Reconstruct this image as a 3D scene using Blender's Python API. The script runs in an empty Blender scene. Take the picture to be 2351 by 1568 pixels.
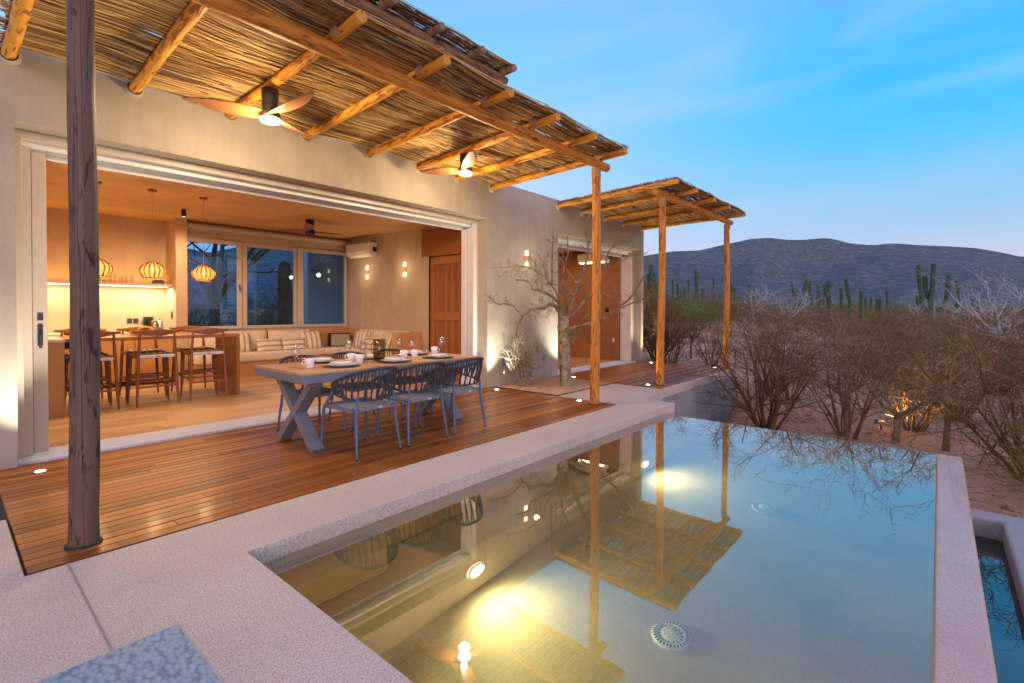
import bpy, math, random
import numpy as np
from mathutils import Vector, Matrix
rad = math.radians
scene = bpy.context.scene
# ---------------------------------------------------------------- camera
CAM_H = 1.35
F_ = Vector((0.758, 0.653, -0.0149)); R_ = Vector((0.65266, -0.75764, 0.00346))
PXF, CX, PY, WW, HH = 1137.94, 1175.5, 728.17, 2351.0, 1568.0
cd = bpy.data.cameras.new('camera'); cam = bpy.data.objects.new('camera', cd); scene.collection.objects.link(cam)
yaw, pit, rol = rad(40.74617993), rad(0.85363103), rad(0.19798843)
F_ = Vector((math.cos(yaw)*math.cos(pit), math.sin(yaw)*math.cos(pit), -math.sin(pit)))
r0 = Vector((math.sin(yaw), -math.cos(yaw), 0)); u0 = r0.cross(F_)
R_ = r0*math.cos(rol)+u0*math.sin(rol); U_ = -r0*math.sin(rol)+u0*math.cos(rol)
m = Matrix((R_, U_, -F_)).transposed().to_4x4(); m.translation = Vector((0, 0, CAM_H)); cam.matrix_world = m
cd.sensor_width = 36; cd.lens = PXF*36/WW; cd.shift_y = -(784-PY)/WW; cd.clip_start = .05; cd.clip_end = 5000
scene.camera = cam
# ---------------------------------------------------------------- world: dusk sky
world = bpy.data.worlds.new('World'); scene.world = world; world.use_nodes = True
wt = world.node_tree; wt.nodes.clear()
def wn(t, **k):
    n = wt.nodes.new(t)
    for a, b in k.items(): setattr(n, a, b)
    return n
wl = wt.links.new
wo = wn('ShaderNodeOutputWorld'); bg = wn('ShaderNodeBackground'); wl(bg.outputs[0], wo.inputs[0])
tc = wn('ShaderNodeTexCoord'); sep = wn('ShaderNodeSeparateXYZ'); wl(tc.outputs['Generated'], sep.inputs[0])
def wramp(src, stops):
    r = wn('ShaderNodeValToRGB'); r.color_ramp.interpolation = 'B_SPLINE'; wl(src, r.inputs[0]); e = r.color_ramp.elements
    while len(e) < len(stops): e.new(.5)
    for q, (p, c) in zip(e, stops): q.position = p; q.color = (*c, 1)
    return r.outputs[0]
def wmix(f, a, b):
    n = wn('ShaderNodeMix', data_type='RGBA'); wl(a, n.inputs[6]); wl(b, n.inputs[7])
    if isinstance(f, float): n.inputs[0].default_value = f
    else: wl(f, n.inputs[0])
    return n.outputs[2]
# elevation ramps: one towards +X (right of the picture), one further left, one behind the camera
east = wramp(sep.outputs[2], [(0, (.85,.68,.80)), (.05, (.72,.68,.84)), (.13, (.44,.64,.86)), (.28, (.0,.56,1.0)), (.47, (.0,.42,.98)), (.64, (.50,.46,.80)), (1, (.34,.33,.54))])
north = wramp(sep.outputs[2], [(0, (1.0,.80,.94)), (.06, (.88,.80,1.0)), (.16, (.66,.74,1.0)), (.34, (.32,.66,1.06)), (.50, (.10,.55,1.05)), (.66, (.52,.46,.80)), (1, (.34,.33,.54))])
back = wramp(sep.outputs[2], [(0, (1.35,.88,.90)), (.10, (1.1,.88,1.2)), (.35, (.64,.70,1.25)), (.6, (.50,.48,.80)), (1, (.34,.33,.54))])
vd = wn('ShaderNodeVectorMath', operation='DOT_PRODUCT'); wl(tc.outputs['Generated'], vd.inputs[0]); vd.inputs[1].default_value = (math.cos(rad(-12)), math.sin(rad(-12)), 0)
mr = wn('ShaderNodeMapRange', interpolation_type='SMOOTHSTEP'); wl(vd.outputs['Value'], mr.inputs[0]); mr.inputs[1].default_value = .55; mr.inputs[2].default_value = .98
vb = wn('ShaderNodeVectorMath', operation='DOT_PRODUCT'); wl(tc.outputs['Generated'], vb.inputs[0]); vb.inputs[1].default_value = (-F_.x, -F_.y, 0)
mb_ = wn('ShaderNodeMapRange', interpolation_type='SMOOTHSTEP'); wl(vb.outputs['Value'], mb_.inputs[0]); mb_.inputs[1].default_value = -.35; mb_.inputs[2].default_value = .5
front = wmix(mr.outputs[0], north, east)
# thin stretched cloud veils
mp = wn('ShaderNodeMapping'); wl(tc.outputs['Generated'], mp.inputs[0]); mp.inputs['Rotation'].default_value = (rad(7), rad(-9), rad(30)); mp.inputs['Scale'].default_value = (1.1, 1.1, 5)
nz = wn('ShaderNodeTexNoise'); wl(mp.outputs[0], nz.inputs[0]); nz.inputs['Scale'].default_value = 1.6; nz.inputs['Detail'].default_value = 5; nz.inputs['Roughness'].default_value = .5; nz.inputs['Distortion'].default_value = .6
cr = wn('ShaderNodeMapRange', interpolation_type='SMOOTHSTEP'); wl(nz.outputs[0], cr.inputs[0]); cr.inputs[1].default_value = .40; cr.inputs[2].default_value = .85; cr.inputs[4].default_value = .5
cc = wramp(sep.outputs[2], [(0, (.95,.68,.76)), (.08, (.85,.72,.88)), (.22, (.62,.78,1.05)), (.48, (.45,.66,1.0)), (.66, (.65,.60,.88)), (1, (.5,.48,.7))])
front2 = wmix(cr.outputs[0], front, cc)
full = wmix(mb_.outputs[0], front2, back)
# the physical dusk sky underneath
sky = wn('ShaderNodeTexSky', sky_type='NISHITA', sun_disc=False, sun_elevation=rad(1.0), sun_rotation=rad(215), altitude=100)
sm = wn('ShaderNodeVectorMath', operation='SCALE'); wl(sky.outputs[0], sm.inputs[0]); sm.inputs['Scale'].default_value = .05
fin = wmix(.93, sm.outputs[0], full)
wl(fin, bg.inputs[0]); bg.inputs[1].default_value = 1.04
# last glow of the set sun, low behind the camera
sd = bpy.data.lights.new('sun', 'SUN'); sd.energy = .8; sd.angle = rad(25); sd.color = (1, .62, .55)
so = bpy.data.objects.new('sun', sd); scene.collection.objects.link(so)
so.rotation_euler = Vector((math.sin(rad(215)), math.cos(rad(215)), .18)).to_track_quat('Z', 'Y').to_euler()
scene.view_settings.view_transform = 'Standard'; scene.view_settings.look = 'None'
scene.view_settings.exposure = 0.18; scene.view_settings.gamma = 1
scene.render.engine = 'CYCLES'
scene.cycles.use_denoising = True
try: scene.cycles.denoiser = 'OPENIMAGEDENOISE'
except Exception: pass
scene.cycles.max_bounces = 9; scene.cycles.diffuse_bounces = 4; scene.cycles.glossy_bounces = 4
scene.cycles.transparent_max_bounces = 16; scene.cycles.transmission_bounces = 6
scene.cycles.caustics_reflective = False; scene.cycles.caustics_refractive = True
scene.cycles.sample_clamp_indirect = 30
# ---------------------------------------------------------------- helpers
def ray(x, y):
    return F_ + R_*((x-CX)/PXF) - U_*((y-PY)/PXF)
def onz(x, y, z=0):
    r = ray(x, y); return Vector((0, 0, CAM_H)) + r*((z-CAM_H)/r.z)
def atR(x, y, R):
    r = ray(x, y); k = R/math.hypot(r.x, r.y); return Vector((0, 0, CAM_H)) + r*k
class MB:
    def __init__(s): s.v = []; s.f = []; s.s = []; s.r = []; s.cur = 0.5
    def add(s, vs, fs, smooth=False):
        b = len(s.v); s.v.extend([tuple(q) for q in vs]); s.r.extend([s.cur]*len(vs))
        for f in fs: s.f.append(tuple(b+i for i in f)); s.s.append(smooth)
    def box(s, x0, x1, y0, y1, z0, z1, M=None):
        vs = [Vector((x, y, z)) for z in (z0, z1) for y in (y0, y1) for x in (x0, x1)]
        if M is not None: vs = [M @ q for q in vs]
        s.add(vs, [(0,2,3,1),(4,5,7,6),(0,1,5,4),(2,6,7,3),(0,4,6,2),(1,3,7,5)])
    def bar(s, a, b, w, h, up=(0,0,1)):
        a = Vector(a); b = Vector(b); d = (b-a); L = d.length; d.normalize(); u = Vector(up)
        x = d.cross(u)
        if x.length < 1e-4: x = d.cross(Vector((1,0,0)))
        x.normalize(); z = x.cross(d)
        M = Matrix((x, d, z)).transposed().to_4x4(); M.translation = a
        s.box(-w/2, w/2, 0, L, -h/2, h/2, M)
    def tube(s, pts, rads, n=6, caps=True, smooth=True, flat=1.0):
        pts = [Vector(p) for p in pts]
        if not hasattr(rads, '__len__'): rads = [rads]*len(pts)
        t0 = (pts[1]-pts[0]).normalized(); ref = Vector((0,0,1)) if abs(t0.z) < .9 else Vector((1,0,0))
        x = t0.cross(ref).normalized(); vs = []
        for i, p in enumerate(pts):
            t = (pts[min(i+1, len(pts)-1)]-pts[max(i-1, 0)])
            if t.length < 1e-9: t = t0
            t.normalize(); x = (x - t*x.dot(t)); 
            if x.length < 1e-6: x = t.orthogonal()
            x.normalize(); y = t.cross(x)
            for k in range(n):
                a = 2*math.pi*k/n; vs.append(p + (x*math.cos(a) + y*(math.sin(a)*flat))*rads[i])
        fs = [(i*n+k, i*n+(k+1)%n, (i+1)*n+(k+1)%n, (i+1)*n+k) for i in range(len(pts)-1) for k in range(n)]
        s.add(vs, fs, smooth)
        if caps: s.add(vs[:n], [tuple(range(n-1, -1, -1))]); s.add(vs[-n:], [tuple(range(n))])
    def lathe(s, prof, c=(0,0,0), n=20, smooth=True):
        c = Vector(c); vs = []
        for r, z in prof:
            for k in range(n): a = 2*math.pi*k/n; vs.append(c+Vector((r*math.cos(a), r*math.sin(a), z)))
        fs = [(i*n+k, i*n+(k+1)%n, (i+1)*n+(k+1)%n, (i+1)*n+k) for i in range(len(prof)-1) for k in range(n)]
        s.add(vs, fs, smooth)
    def prism(s, pts, a0, a1, axis='z'):
        f = {'z': lambda p, q: (p[0], p[1], q), 'y': lambda p, q: (p[0], q, p[1]), 'x': lambda p, q: (q, p[0], p[1])}[axis]
        n = len(pts); vs = [f(p, a0) for p in pts]+[f(p, a1) for p in pts]
        s.add(vs, [tuple(range(n-1, -1, -1)), tuple(range(n, 2*n))]+[(i, (i+1)%n, n+(i+1)%n, n+i) for i in range(n)])
    def grid(s, fn, nu, nv, smooth=True):
        vs = [fn(u/(nu-1), v/(nv-1)) for v in range(nv) for u in range(nu)]
        s.add(vs, [(j*nu+i, j*nu+i+1, (j+1)*nu+i+1, (j+1)*nu+i) for j in range(nv-1) for i in range(nu-1)], smooth)
    def mesh(s, name, off=Vector((0,0,0)), fix=True):
        me = bpy.data.meshes.new(name)
        v = np.array(s.v, dtype=np.float32)-np.array(off, dtype=np.float32)
        me.from_pydata(v.tolist(), [], s.f)
        me.polygons.foreach_set('use_smooth', s.s)
        a = me.attributes.new('rnd', 'FLOAT', 'POINT'); a.data.foreach_set('value', s.r)
        if fix and len(s.f) < 60000:
            import bmesh
            bm = bmesh.new(); bm.from_mesh(me); bmesh.ops.recalc_face_normals(bm, faces=bm.faces); bm.to_mesh(me); bm.free()
        me.update(); return me
ORG = {}
def tag(o, label=None, cat=None, group=None, kind=None):
    if label: o['label'] = label
    if cat: o['category'] = cat
    if group: o['group'] = group
    if kind: o['kind'] = kind
    return o
def thing(name, label, cat, loc=(0,0,0), rz=0, group=None):
    o = bpy.data.objects.new(name, None); scene.collection.objects.link(o); o.empty_display_size = .1
    o.location = loc; o.rotation_euler = (0, 0, rz); ORG[o] = Vector(loc)
    return tag(o, label, cat, group)
def obj(name, mb, mat, parent=None, local=False, bevel=0, seg=2, fix=True, sub=0):
    """links the builder's shapes as one mesh; world coordinates unless local"""
    off = Vector((0,0,0)) if (local or parent is None) else ORG.get(parent, Vector((0,0,0)))
    me = mb.mesh(name, off, fix); me.materials.append(mat)
    o = bpy.data.objects.new(name, me); scene.collection.objects.link(o); o.parent = parent
    ORG[o] = off if parent else Vector((0,0,0))
    if bevel:
        b = o.modifiers.new('b', 'BEVEL'); b.width = bevel; b.segments = seg; b.limit_method = 'ANGLE'; b.harden_normals = False
    if sub:
        b = o.modifiers.new('s', 'SUBSURF'); b.levels = sub; b.render_levels = sub
    return o
def solo(name, mb, mat, label, cat, group=None, kind=None, **k):
    """a thing that is one mesh, its origin at the centre of its base"""
    v = np.array(mb.v); c = Vector((float(v[:,0].mean()), float(v[:,1].mean()), float(v[:,2].min())))
    me = mb.mesh(name, c, k.get('fix', True)); me.materials.append(mat)
    o = bpy.data.objects.new(name, me); scene.collection.objects.link(o); o.location = c
    ORG[o] = c
    if k.get('bevel'):
        b = o.modifiers.new('b', 'BEVEL'); b.width = k['bevel']; b.segments = 2; b.limit_method = 'ANGLE'
    return tag(o, label, cat, group, kind)
def struct(name, mb, mat, kind='structure', fix=True, bevel=0):
    o = obj(name, mb, mat, fix=fix, bevel=bevel); o['kind'] = kind; return o
def dup(root, loc, rz=None, label=None, group=None):
    def cp(o, par):
        c = o.copy(); scene.collection.objects.link(c); c.parent = par
        for ch in list(o.children): cp(ch, c)
        return c
    c = cp(root, None); c.location = loc
    if rz is not None: c.rotation_euler = (0, 0, rz)
    if label: c['label'] = label
    if group: c['group'] = group
    return c
# ---------------------------------------------------------------- materials
class NT:
    def __init__(s, name):
        s.m = bpy.data.materials.new(name); s.m.use_nodes = True; s.t = s.m.node_tree; s.t.nodes.clear()
        s.out = s.n('ShaderNodeOutputMaterial')
    def n(s, t, **k):
        q = s.t.nodes.new(t)
        for a, b in k.items(): setattr(q, a, b)
        return q
    def l(s, a, b): s.t.links.new(a, b)
    def set(s, inp, v):
        if isinstance(v, bpy.types.NodeSocket): s.l(v, inp)
        elif isinstance(v, tuple) and len(v) == 3 and inp.type == 'RGBA': inp.default_value = (*v, 1)
        else: inp.default_value = v
    def coord(s, kind='Object', scale=(1,1,1), rot=(0,0,0)):
        t = s.n('ShaderNodeTexCoord'); p = s.n('ShaderNodeMapping'); s.l(t.outputs[kind], p.inputs[0])
        p.inputs['Scale'].default_value = scale; p.inputs['Rotation'].default_value = rot; return p.outputs[0]
    def noise(s, vec, scale, detail=4, rough=.5, dist=0):
        q = s.n('ShaderNodeTexNoise'); s.l(vec, q.inputs[0]); q.inputs['Scale'].default_value = scale
        q.inputs['Detail'].default_value = detail; q.inputs['Roughness'].default_value = rough; q.inputs['Distortion'].default_value = dist
        return q.outputs[0]
    def ramp(s, f, stops):
        r = s.n('ShaderNodeValToRGB'); s.l(f, r.inputs[0]); e = r.color_ramp.elements
        while len(e) < len(stops): e.new(.5)
        for q, (p, c) in zip(e, stops):
            q.position = p; q.color = (*c, 1) if isinstance(c, tuple) else (c, c, c, 1)
        return r.outputs[0]
    def mix(s, f, a, b, bt='MIX'):
        q = s.n('ShaderNodeMix', data_type='RGBA', blend_type=bt); s.set(q.inputs[0], f); s.set(q.inputs[6], a); s.set(q.inputs[7], b); return q.outputs[2]
    def math(s, op, a, b=0.0):
        q = s.n('ShaderNodeMath', operation=op); s.set(q.inputs[0], a); s.set(q.inputs[1], b); return q.outputs[0]
    def attr(s, name='rnd'):
        q = s.n('ShaderNodeAttribute'); q.attribute_name = name; return q.outputs['Fac']
    def bump(s, h, strength=.3, dist=.01):
        q = s.n('ShaderNodeBump'); s.l(h, q.inputs['Height']); q.inputs['Strength'].default_value = strength; q.inputs['Distance'].default_value = dist; return q.outputs[0]
    def pbr(s, color, rough=.5, metal=0, normal=None, spec=.5, coat=0, **k):
        p = s.n('ShaderNodeBsdfPrincipled'); s.set(p.inputs['Base Color'], color); s.set(p.inputs['Roughness'], rough)
        p.inputs['Metallic'].default_value = metal; p.inputs['Specular IOR Level'].default_value = spec
        if coat: p.inputs['Coat Weight'].default_value = coat; p.inputs['Coat Roughness'].default_value = .15
        if normal is not None: s.l(normal, p.inputs['Normal'])
        s.l(p.outputs[0], s.out.inputs[0]); return s.m
def simple(name, c, rough=.5, metal=0, var=.06, scale=12, spec=.5, bump=0):
    t = NT(name); co = t.coord(); n = t.noise(co, scale, 5)
    lo = tuple(max(0, q*(1-var*2)) for q in c); hi = tuple(min(1, q*(1+var*2)) for q in c)
    return t.pbr(t.ramp(n, [(.3, lo), (.7, hi)]), t.ramp(n, [(.3, max(0, rough-.08)), (.7, min(1, rough+.08))]), metal, t.bump(n, bump, .01) if bump else None, spec)
def stucco(name, c):
    t = NT(name); co = t.coord(); big = t.noise(co, .9, 6, .6, .5); mid = t.noise(co, 6, 6, .6); fine = t.noise(co, 160, 3)
    streak = t.noise(t.coord(scale=(3, 3, .35)), 2.2, 5, .6)
    col = t.ramp(big, [(.3, tuple(q*.78 for q in c)), (.7, tuple(min(1, q*1.10) for q in c))]); col = t.mix(t.ramp(mid, [(.48, .0), (.66, .25)]), col, tuple(q*.8 for q in c))
    col = t.mix(t.ramp(streak, [(.42, .0), (.72, .40)]), col, tuple(q*.72 for q in c))
    h = t.math('ADD', t.math('MULTIPLY', mid, .8), t.math('MULTIPLY', fine, .25))
    return t.pbr(col, .8, 0, t.bump(h, .6, .010), .25)
def concrete(name, c, k=1.0):
    t = NT(name); co = t.coord(); big = t.noise(co, 1.3, 6, .65, .5); sp = t.noise(co, 150, 2, .7); sp2 = t.noise(co, 62, 3, .7); st = t.noise(co, .45, 5, .6, 1.2)
    base = t.ramp(big, [(.3, tuple(q*.84 for q in c)), (.7, tuple(min(1, q*1.06) for q in c))])
    col = t.mix(t.ramp(sp, [(.36, k), (.46, .35*k), (.54, .0)]), base, tuple(q*.42 for q in c))
    col = t.mix(t.ramp(sp2, [(.30, .75*k), (.42, .0)]), col, tuple(q*.50 for q in c))
    col = t.mix(t.ramp(sp2, [(.60, .0), (.70, .7*k)]), col, (min(1, c[0]*1.25), min(1, c[1]*1.2), min(1, c[2]*1.1)))
    col = t.mix(t.ramp(st, [(.50, .0), (.68, .45)]), col, (c[0]*.74, c[1]*.72, c[2]*.70))
    return t.pbr(col, .6, 0, t.bump(t.math('ADD', sp, t.math('MULTIPLY', sp2, .9)), .35, .004), .35)
def boards(name, dark, light, rough=.35, axis=0, coat=0, grain=26, spec=.5):
    t = NT(name); sc = [grain]*3; sc[axis] = grain*.045; co = t.coord(scale=tuple(sc)); g = t.noise(co, 1, 5, .65, .8)
    r = t.attr(); big = t.noise(t.coord(scale=tuple((1.6 if i != axis else .5) for i in range(3))), 1, 4)
    f = t.math('ADD', t.math('MULTIPLY', g, .42), t.math('MULTIPLY', r, .58)); f = t.math('ADD', f, t.math('MULTIPLY', t.math('SUBTRACT', big, .5), .35))
    mid = tuple((a+b)/2 for a, b in zip(dark, light))
    col = t.ramp(f, [(.12, dark), (.5, mid), (.88, light)])
    return t.pbr(col, t.ramp(g, [(.3, max(.05, rough-.08)), (.7, rough+.12)]), 0, t.bump(g, .18, .003), spec, coat)
def log_mat(name, base, stain, deep, sh=0.0):
    t = NT(name); co = t.coord(scale=(14, 14, 2.4)); g = t.noise(co, 1, 5, .6, .4); st = t.noise(t.coord(scale=(16, 16, 3.6)), 1.0, 3, .6, .8)
    fi = t.noise(t.coord(scale=(60, 60, 3)), 1, 3)
    col = t.ramp(g, [(.3, tuple(q*.78 for q in base)), (.7, base)])
    col = t.mix(t.ramp(st, [(.53+sh, .0), (.585+sh, .95)]), col, stain)
    col = t.mix(t.ramp(st, [(.64+sh*.6, .0), (.70+sh*.6, 1.0)]), col, deep)
    k = t.noise(t.coord(scale=(22, 22, .45)), 1, 2, .5, .3); col = t.mix(t.ramp(k, [(.484, .0), (.497, .6), (.503, .6), (.516, .0)]), col, tuple(q*.18 for q in base)); g = t.math('SUBTRACT', g, t.ramp(k, [(.48, .0), (.5, 2.0), (.52, .0)]))
    return t.pbr(col, .5, 0, t.bump(t.math('ADD', g, t.math('MULTIPLY', fi, .5)), .5, .008), .35)
def emit(name, c, s):
    t = NT(name); e = t.n('ShaderNodeEmission'); e.inputs[0].default_value = (*c, 1); e.inputs[1].default_value = s; t.l(e.outputs[0], t.out.inputs[0]); return t.m
def schlick(t, f0, p):
    lw = t.n('ShaderNodeLayerWeight'); lw.inputs[0].default_value = .5
    return t.math('ADD', t.math('MULTIPLY', t.math('POWER', lw.outputs['Facing'], p), 1-f0), f0)
def pane(name, ior=1.33, tint=(1,1,1), rough=0.0, bumpscale=0, bstr=0.0):
    t = NT(name); f0 = ((ior-1)/(ior+1))**2; fr = schlick(t, f0, 5)
    a = t.n('ShaderNodeBsdfTransparent'); a.inputs[0].default_value = (*tint, 1); b = t.n('ShaderNodeBsdfGlossy'); b.inputs['Roughness'].default_value = rough
    if bstr:
        nn = t.bump(t.noise(t.coord(), bumpscale, 2), bstr, .02); t.l(nn, b.inputs['Normal'])
    mx = t.n('ShaderNodeMixShader'); t.l(fr, mx.inputs[0]); t.l(a.outputs[0], mx.inputs[1]); t.l(b.outputs[0], mx.inputs[2]); t.l(mx.outputs[0], t.out.inputs[0]); return t.m
M = {}
M['stucco'] = stucco('stucco', (.42, .38, .325)); M['stucco_in'] = stucco('stucco_inside', (.56, .44, .32)); M['ceiling'] = stucco('ceiling_plaster', (.66, .42, .22))
M['coping'] = concrete('coping_concrete', (.76, .68, .585)); M['pool'] = concrete('pool_plaster', (.66, .56, .47), .35); M['wet'] = concrete('wet_rim', (.74, .54, .43), .6); _p = [n for n in M['wet'].node_tree.nodes if n.type == 'BSDF_PRINCIPLED'][0]; _p.inputs['Coat Weight'].default_value = .6; _p.inputs['Coat Roughness'].default_value = .02; _p.inputs['Coat IOR'].default_value = 1.5; M['retain'] = stucco('retaining_plaster', (.36, .40, .42))
M['rim'] = concrete('basin_concrete', (.50, .52, .52))
M['deck'] = boards('deck_boards', (.085, .022, .004), (.54, .185, .028), .40, 0, .08, 26, .4)
M['floor_in'] = boards('oak_floor', (.40, .24, .12), (.66, .46, .27), .35, 0)
M['wood_door'] = boards('door_wood', (.22, .065, .015), (.50, .20, .055), .4, 2)
M['bar'] = boards('bar_wood', (.25, .09, .025), (.46, .20, .07), .3, 0, .3)
M['cab'] = boards('cabinet_wood', (.42, .20, .07), (.62, .34, .13), .4, 0)
M['stool'] = boards('stool_wood', (.17, .058, .02), (.32, .125, .045), .35, 2, .2)
M['table'] = boards('table_planks', (.42, .23, .10), (.68, .43, .22), .45, 0)
M['blade'] = boards('fan_blade_wood', (.22, .08, .025), (.42, .17, .06), .35, 0, .2)
M['post'] = log_mat('grey_brown_log', (.17, .11, .075), (.045, .022, .022), (.022, .013, .03), .045); M['log'] = log_mat('peeled_log', (.70, .29, .045), (.28, .08, .02), (.06, .02, .012), .035); M['logd'] = log_mat('weathered_brown_log', (.36, .21, .11), (.16, .07, .035), (.05, .02, .015), .03); M['logr'] = log_mat('rafter_log', (.84, .39, .045), (.34, .08, .012), (.16, .045, .012))

def weave_mat():
    t = NT('woven_cane'); co = t.coord(scale=(1, 1, 1)); sp = t.n('ShaderNodeSeparateXYZ'); t.l(co, sp.inputs[0]); w = t.math('FRACT', t.math('MULTIPLY', sp.outputs[2], 120.0))
    col = t.ramp(w, [(.0, (.25, .10, .03)), (.3, (.55, .30, .11)), (.75, (.55, .30, .11)), (1, (.25, .10, .03))])
    a = t.n('ShaderNodeBsdfTranslucent'); t.l(col, a.inputs[0]); d = t.n('ShaderNodeBsdfDiffuse'); t.l(col, d.inputs[0]); h = t.n('ShaderNodeBsdfTransparent')
    m1 = t.n('ShaderNodeMixShader'); m1.inputs[0].default_value = .35; t.l(a.outputs[0], m1.inputs[1]); t.l(d.outputs[0], m1.inputs[2])
    m2 = t.n('ShaderNodeMixShader'); m2.inputs[0].default_value = .30; t.l(m1.outputs[0], m2.inputs[1]); t.l(h.outputs[0], m2.inputs[2]); t.l(m2.outputs[0], t.out.inputs[0]); return t.m
M['weave'] = weave_mat(); M['rope'] = simple('rope_binding', (.50, .36, .20), .8, var=.15, scale=60, bump=.4)
def reed_mat():
    t = NT('reeds'); r = t.attr(); n = t.noise(t.coord(scale=(3, 60, 60)), 1, 3)
    f = t.math('ADD', t.math('MULTIPLY', r, .8), t.math('MULTIPLY', n, .2))
    col = t.ramp(f, [(.08, (.08, .05, .025)), (.3, (.22, .12, .045)), (.55, (.52, .32, .11)), (.8, (.76, .55, .24)), (1, (.84, .74, .48))])
    return t.pbr(col, .6, 0, None, .3)
M['reed'] = reed_mat()
M['alu'] = simple('white_aluminium', (.70, .71, .72), .35, 0, .02); M['alu_beige'] = simple('beige_frame', (.52, .45, .38), .4, 0, .02)
M['black_brown'] = simple('dark_cane', (.10, .035, .012), .6); M['black'] = simple('black_metal', (.012, .012, .013), .4); M['dark'] = simple('dark_plastic', (.03, .035, .04), .5)
M['white'] = simple('white_plastic', (.80, .79, .77), .4, 0, .01); M['ceramic'] = simple('ceramic', (.85, .86, .88), .15, 0, .01)
M['chair_metal'] = simple('blue_grey_metal', (.095, .16, .27), .38, 0, .03); M['chair_rope'] = simple('blue_grey_rope', (.045, .055, .07), .75, 0, .2, 90)
M['chair_seat'] = simple('woven_seat_band', (.22, .25, .31), .6, 0, .2, 60); M['tagm'] = simple('pale_blue_tag', (.35, .65, .8), .4)
M['table_metal'] = simple('grey_table_metal', (.20, .225, .26), .42, 0, .03)
M['mat'] = simple('dark_placemat', (.06, .065, .07), .7, 0, .25, 120); M['steel'] = simple('steel', (.6, .6, .6), .2, 1)
M['cushion'] = simple('cream_cushion', (.66, .58, .49), .85, 0, .04, 8, .2, .25)
M['seatpad'] = simple('white_seat_pad', (.62, .62, .68), .7, 0, .02)
M['stone'] = simple('white_counter', (.74, .70, .62), .3, 0, .02)
M['sand'] = None
M['lens'] = emit('lamp_lens_white', (1, .93, .78), 14); M['lens_s'] = emit('sconce_and_flap_glow', (1, .80, .50), 5); M['led'] = emit('led_strip', (1, .80, .48), 9)
M['poollens'] = emit('pool_lamp', (1, .90, .62), 60); M['bulb'] = emit('bulb', (1, .62, .25), 5); M['deckl'] = emit('deck_lamp', (1, .95, .80), 22); M['softlens'] = emit('soft_lens', (1, .9, .72), 5)
M['glass'] = pane('clear_glass', 2.1, (.97, .98, .98)); M['winglass'] = pane('window_glass', 1.6, (.52, .80, 1.0))
def water_mat():
    t = NT('pool_water'); fr = schlick(t, .05, 2.4)
    a = t.n('ShaderNodeBsdfRefraction'); a.inputs['IOR'].default_value = 1.33; a.inputs['Roughness'].default_value = 0; a.inputs[0].default_value = (.78, .86, .56, 1)
    b = t.n('ShaderNodeBsdfGlossy'); b.inputs['Roughness'].default_value = 0; b.inputs[0].default_value = (1, .91, .96, 1)
    nn = t.bump(t.noise(t.coord(), 2.5, 2), .012, .02); [t.l(nn, q.inputs['Normal']) for q in (a, b)]
    mx = t.n('ShaderNodeMixShader'); t.l(fr, mx.inputs[0]); t.l(a.outputs[0], mx.inputs[1]); t.l(b.outputs[0], mx.inputs[2]); t.l(mx.outputs[0], t.out.inputs[0]); return t.m
M['water'] = water_mat(); M['water2'] = pane('basin_water', 2.8, (.05, .10, .14), 0.0, 3, .015)
M['greenglass'] = pane('green_glass', 1.6, (.72, .68, .32), .05, 30, .3)
M['bark'] = simple('pale_bark', (.30, .245, .165), .85, 0, .3, 14, .2, .6); M['twig'] = simple('grey_twig', (.22, .175, .115), .85, 0, .25, 10, .2)
M['palebush'] = simple('pale_bush', (.30, .28, .20), .8, 0, .25, 20)
M['shrubA'] = simple('brown_shrub', (.15, .095, .04), .85, 0, .3, 3, .2); M['shrubB'] = simple('grey_shrub', (.21, .155, .08), .85, 0, .3, 3, .2); M['shrubC'] = simple('olive_shrub', (.18, .185, .06), .85, 0, .35, 3, .2)
M['trunkw'] = simple('white_bark', (.46, .47, .46), .8, 0, .15, 5, .2); M['green'] = simple('green_scrub', (.12, .20, .06), .8, 0, .3, 3, .2)
def cactus_mat():
    t = NT('cactus_skin'); n = t.noise(t.coord(), 8, 4); return t.pbr(t.ramp(n, [(.3, (.03, .065, .03)), (.7, (.065, .125, .05))]), .7, 0, None, .3)
M['cactus'] = cactus_mat()
def ground_mat():
    t = NT('sandy_ground'); co = t.coord(); a = t.noise(co, .35, 6, .6); b = t.noise(co, 5, 6, .65); c = t.noise(co, 60, 3)
    col = t.ramp(a, [(.3, (.44, .26, .16)), (.6, (.68, .44, .28)), (.8, (.58, .38, .26))]); col = t.mix(t.ramp(b, [(.45, .0), (.75, .6)]), col, (.32, .22, .16))
    return t.pbr(col, .95, 0, t.bump(t.math('ADD', b, t.math('MULTIPLY', c, .3)), .8, .06), .1)
M['sand'] = ground_mat()
def hill_mat():
    t = NT('hill_scrub'); co = t.coord(); a = t.noise(co, .004, 6, .6); v = t.n('ShaderNodeTexVoronoi'); t.l(co, v.inputs[0]); v.inputs['Scale'].default_value = .16
    w = t.noise(co, .09, 5, .7)
    col = t.ramp(a, [(.35, (.055, .10, .115)), (.62, (.11, .145, .14)), (.8, (.20, .16, .15))])
    col = t.mix(t.ramp(v.outputs['Distance'], [(.2, .7), (.6, .0)]), col, (.035, .05, .06)); col = t.mix(t.ramp(w, [(.50, .0), (.66, .8)]), col, (.24, .23, .23))
    return t.pbr(col, .95, 0, None, .05)
M['hill'] = hill_mat()
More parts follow.
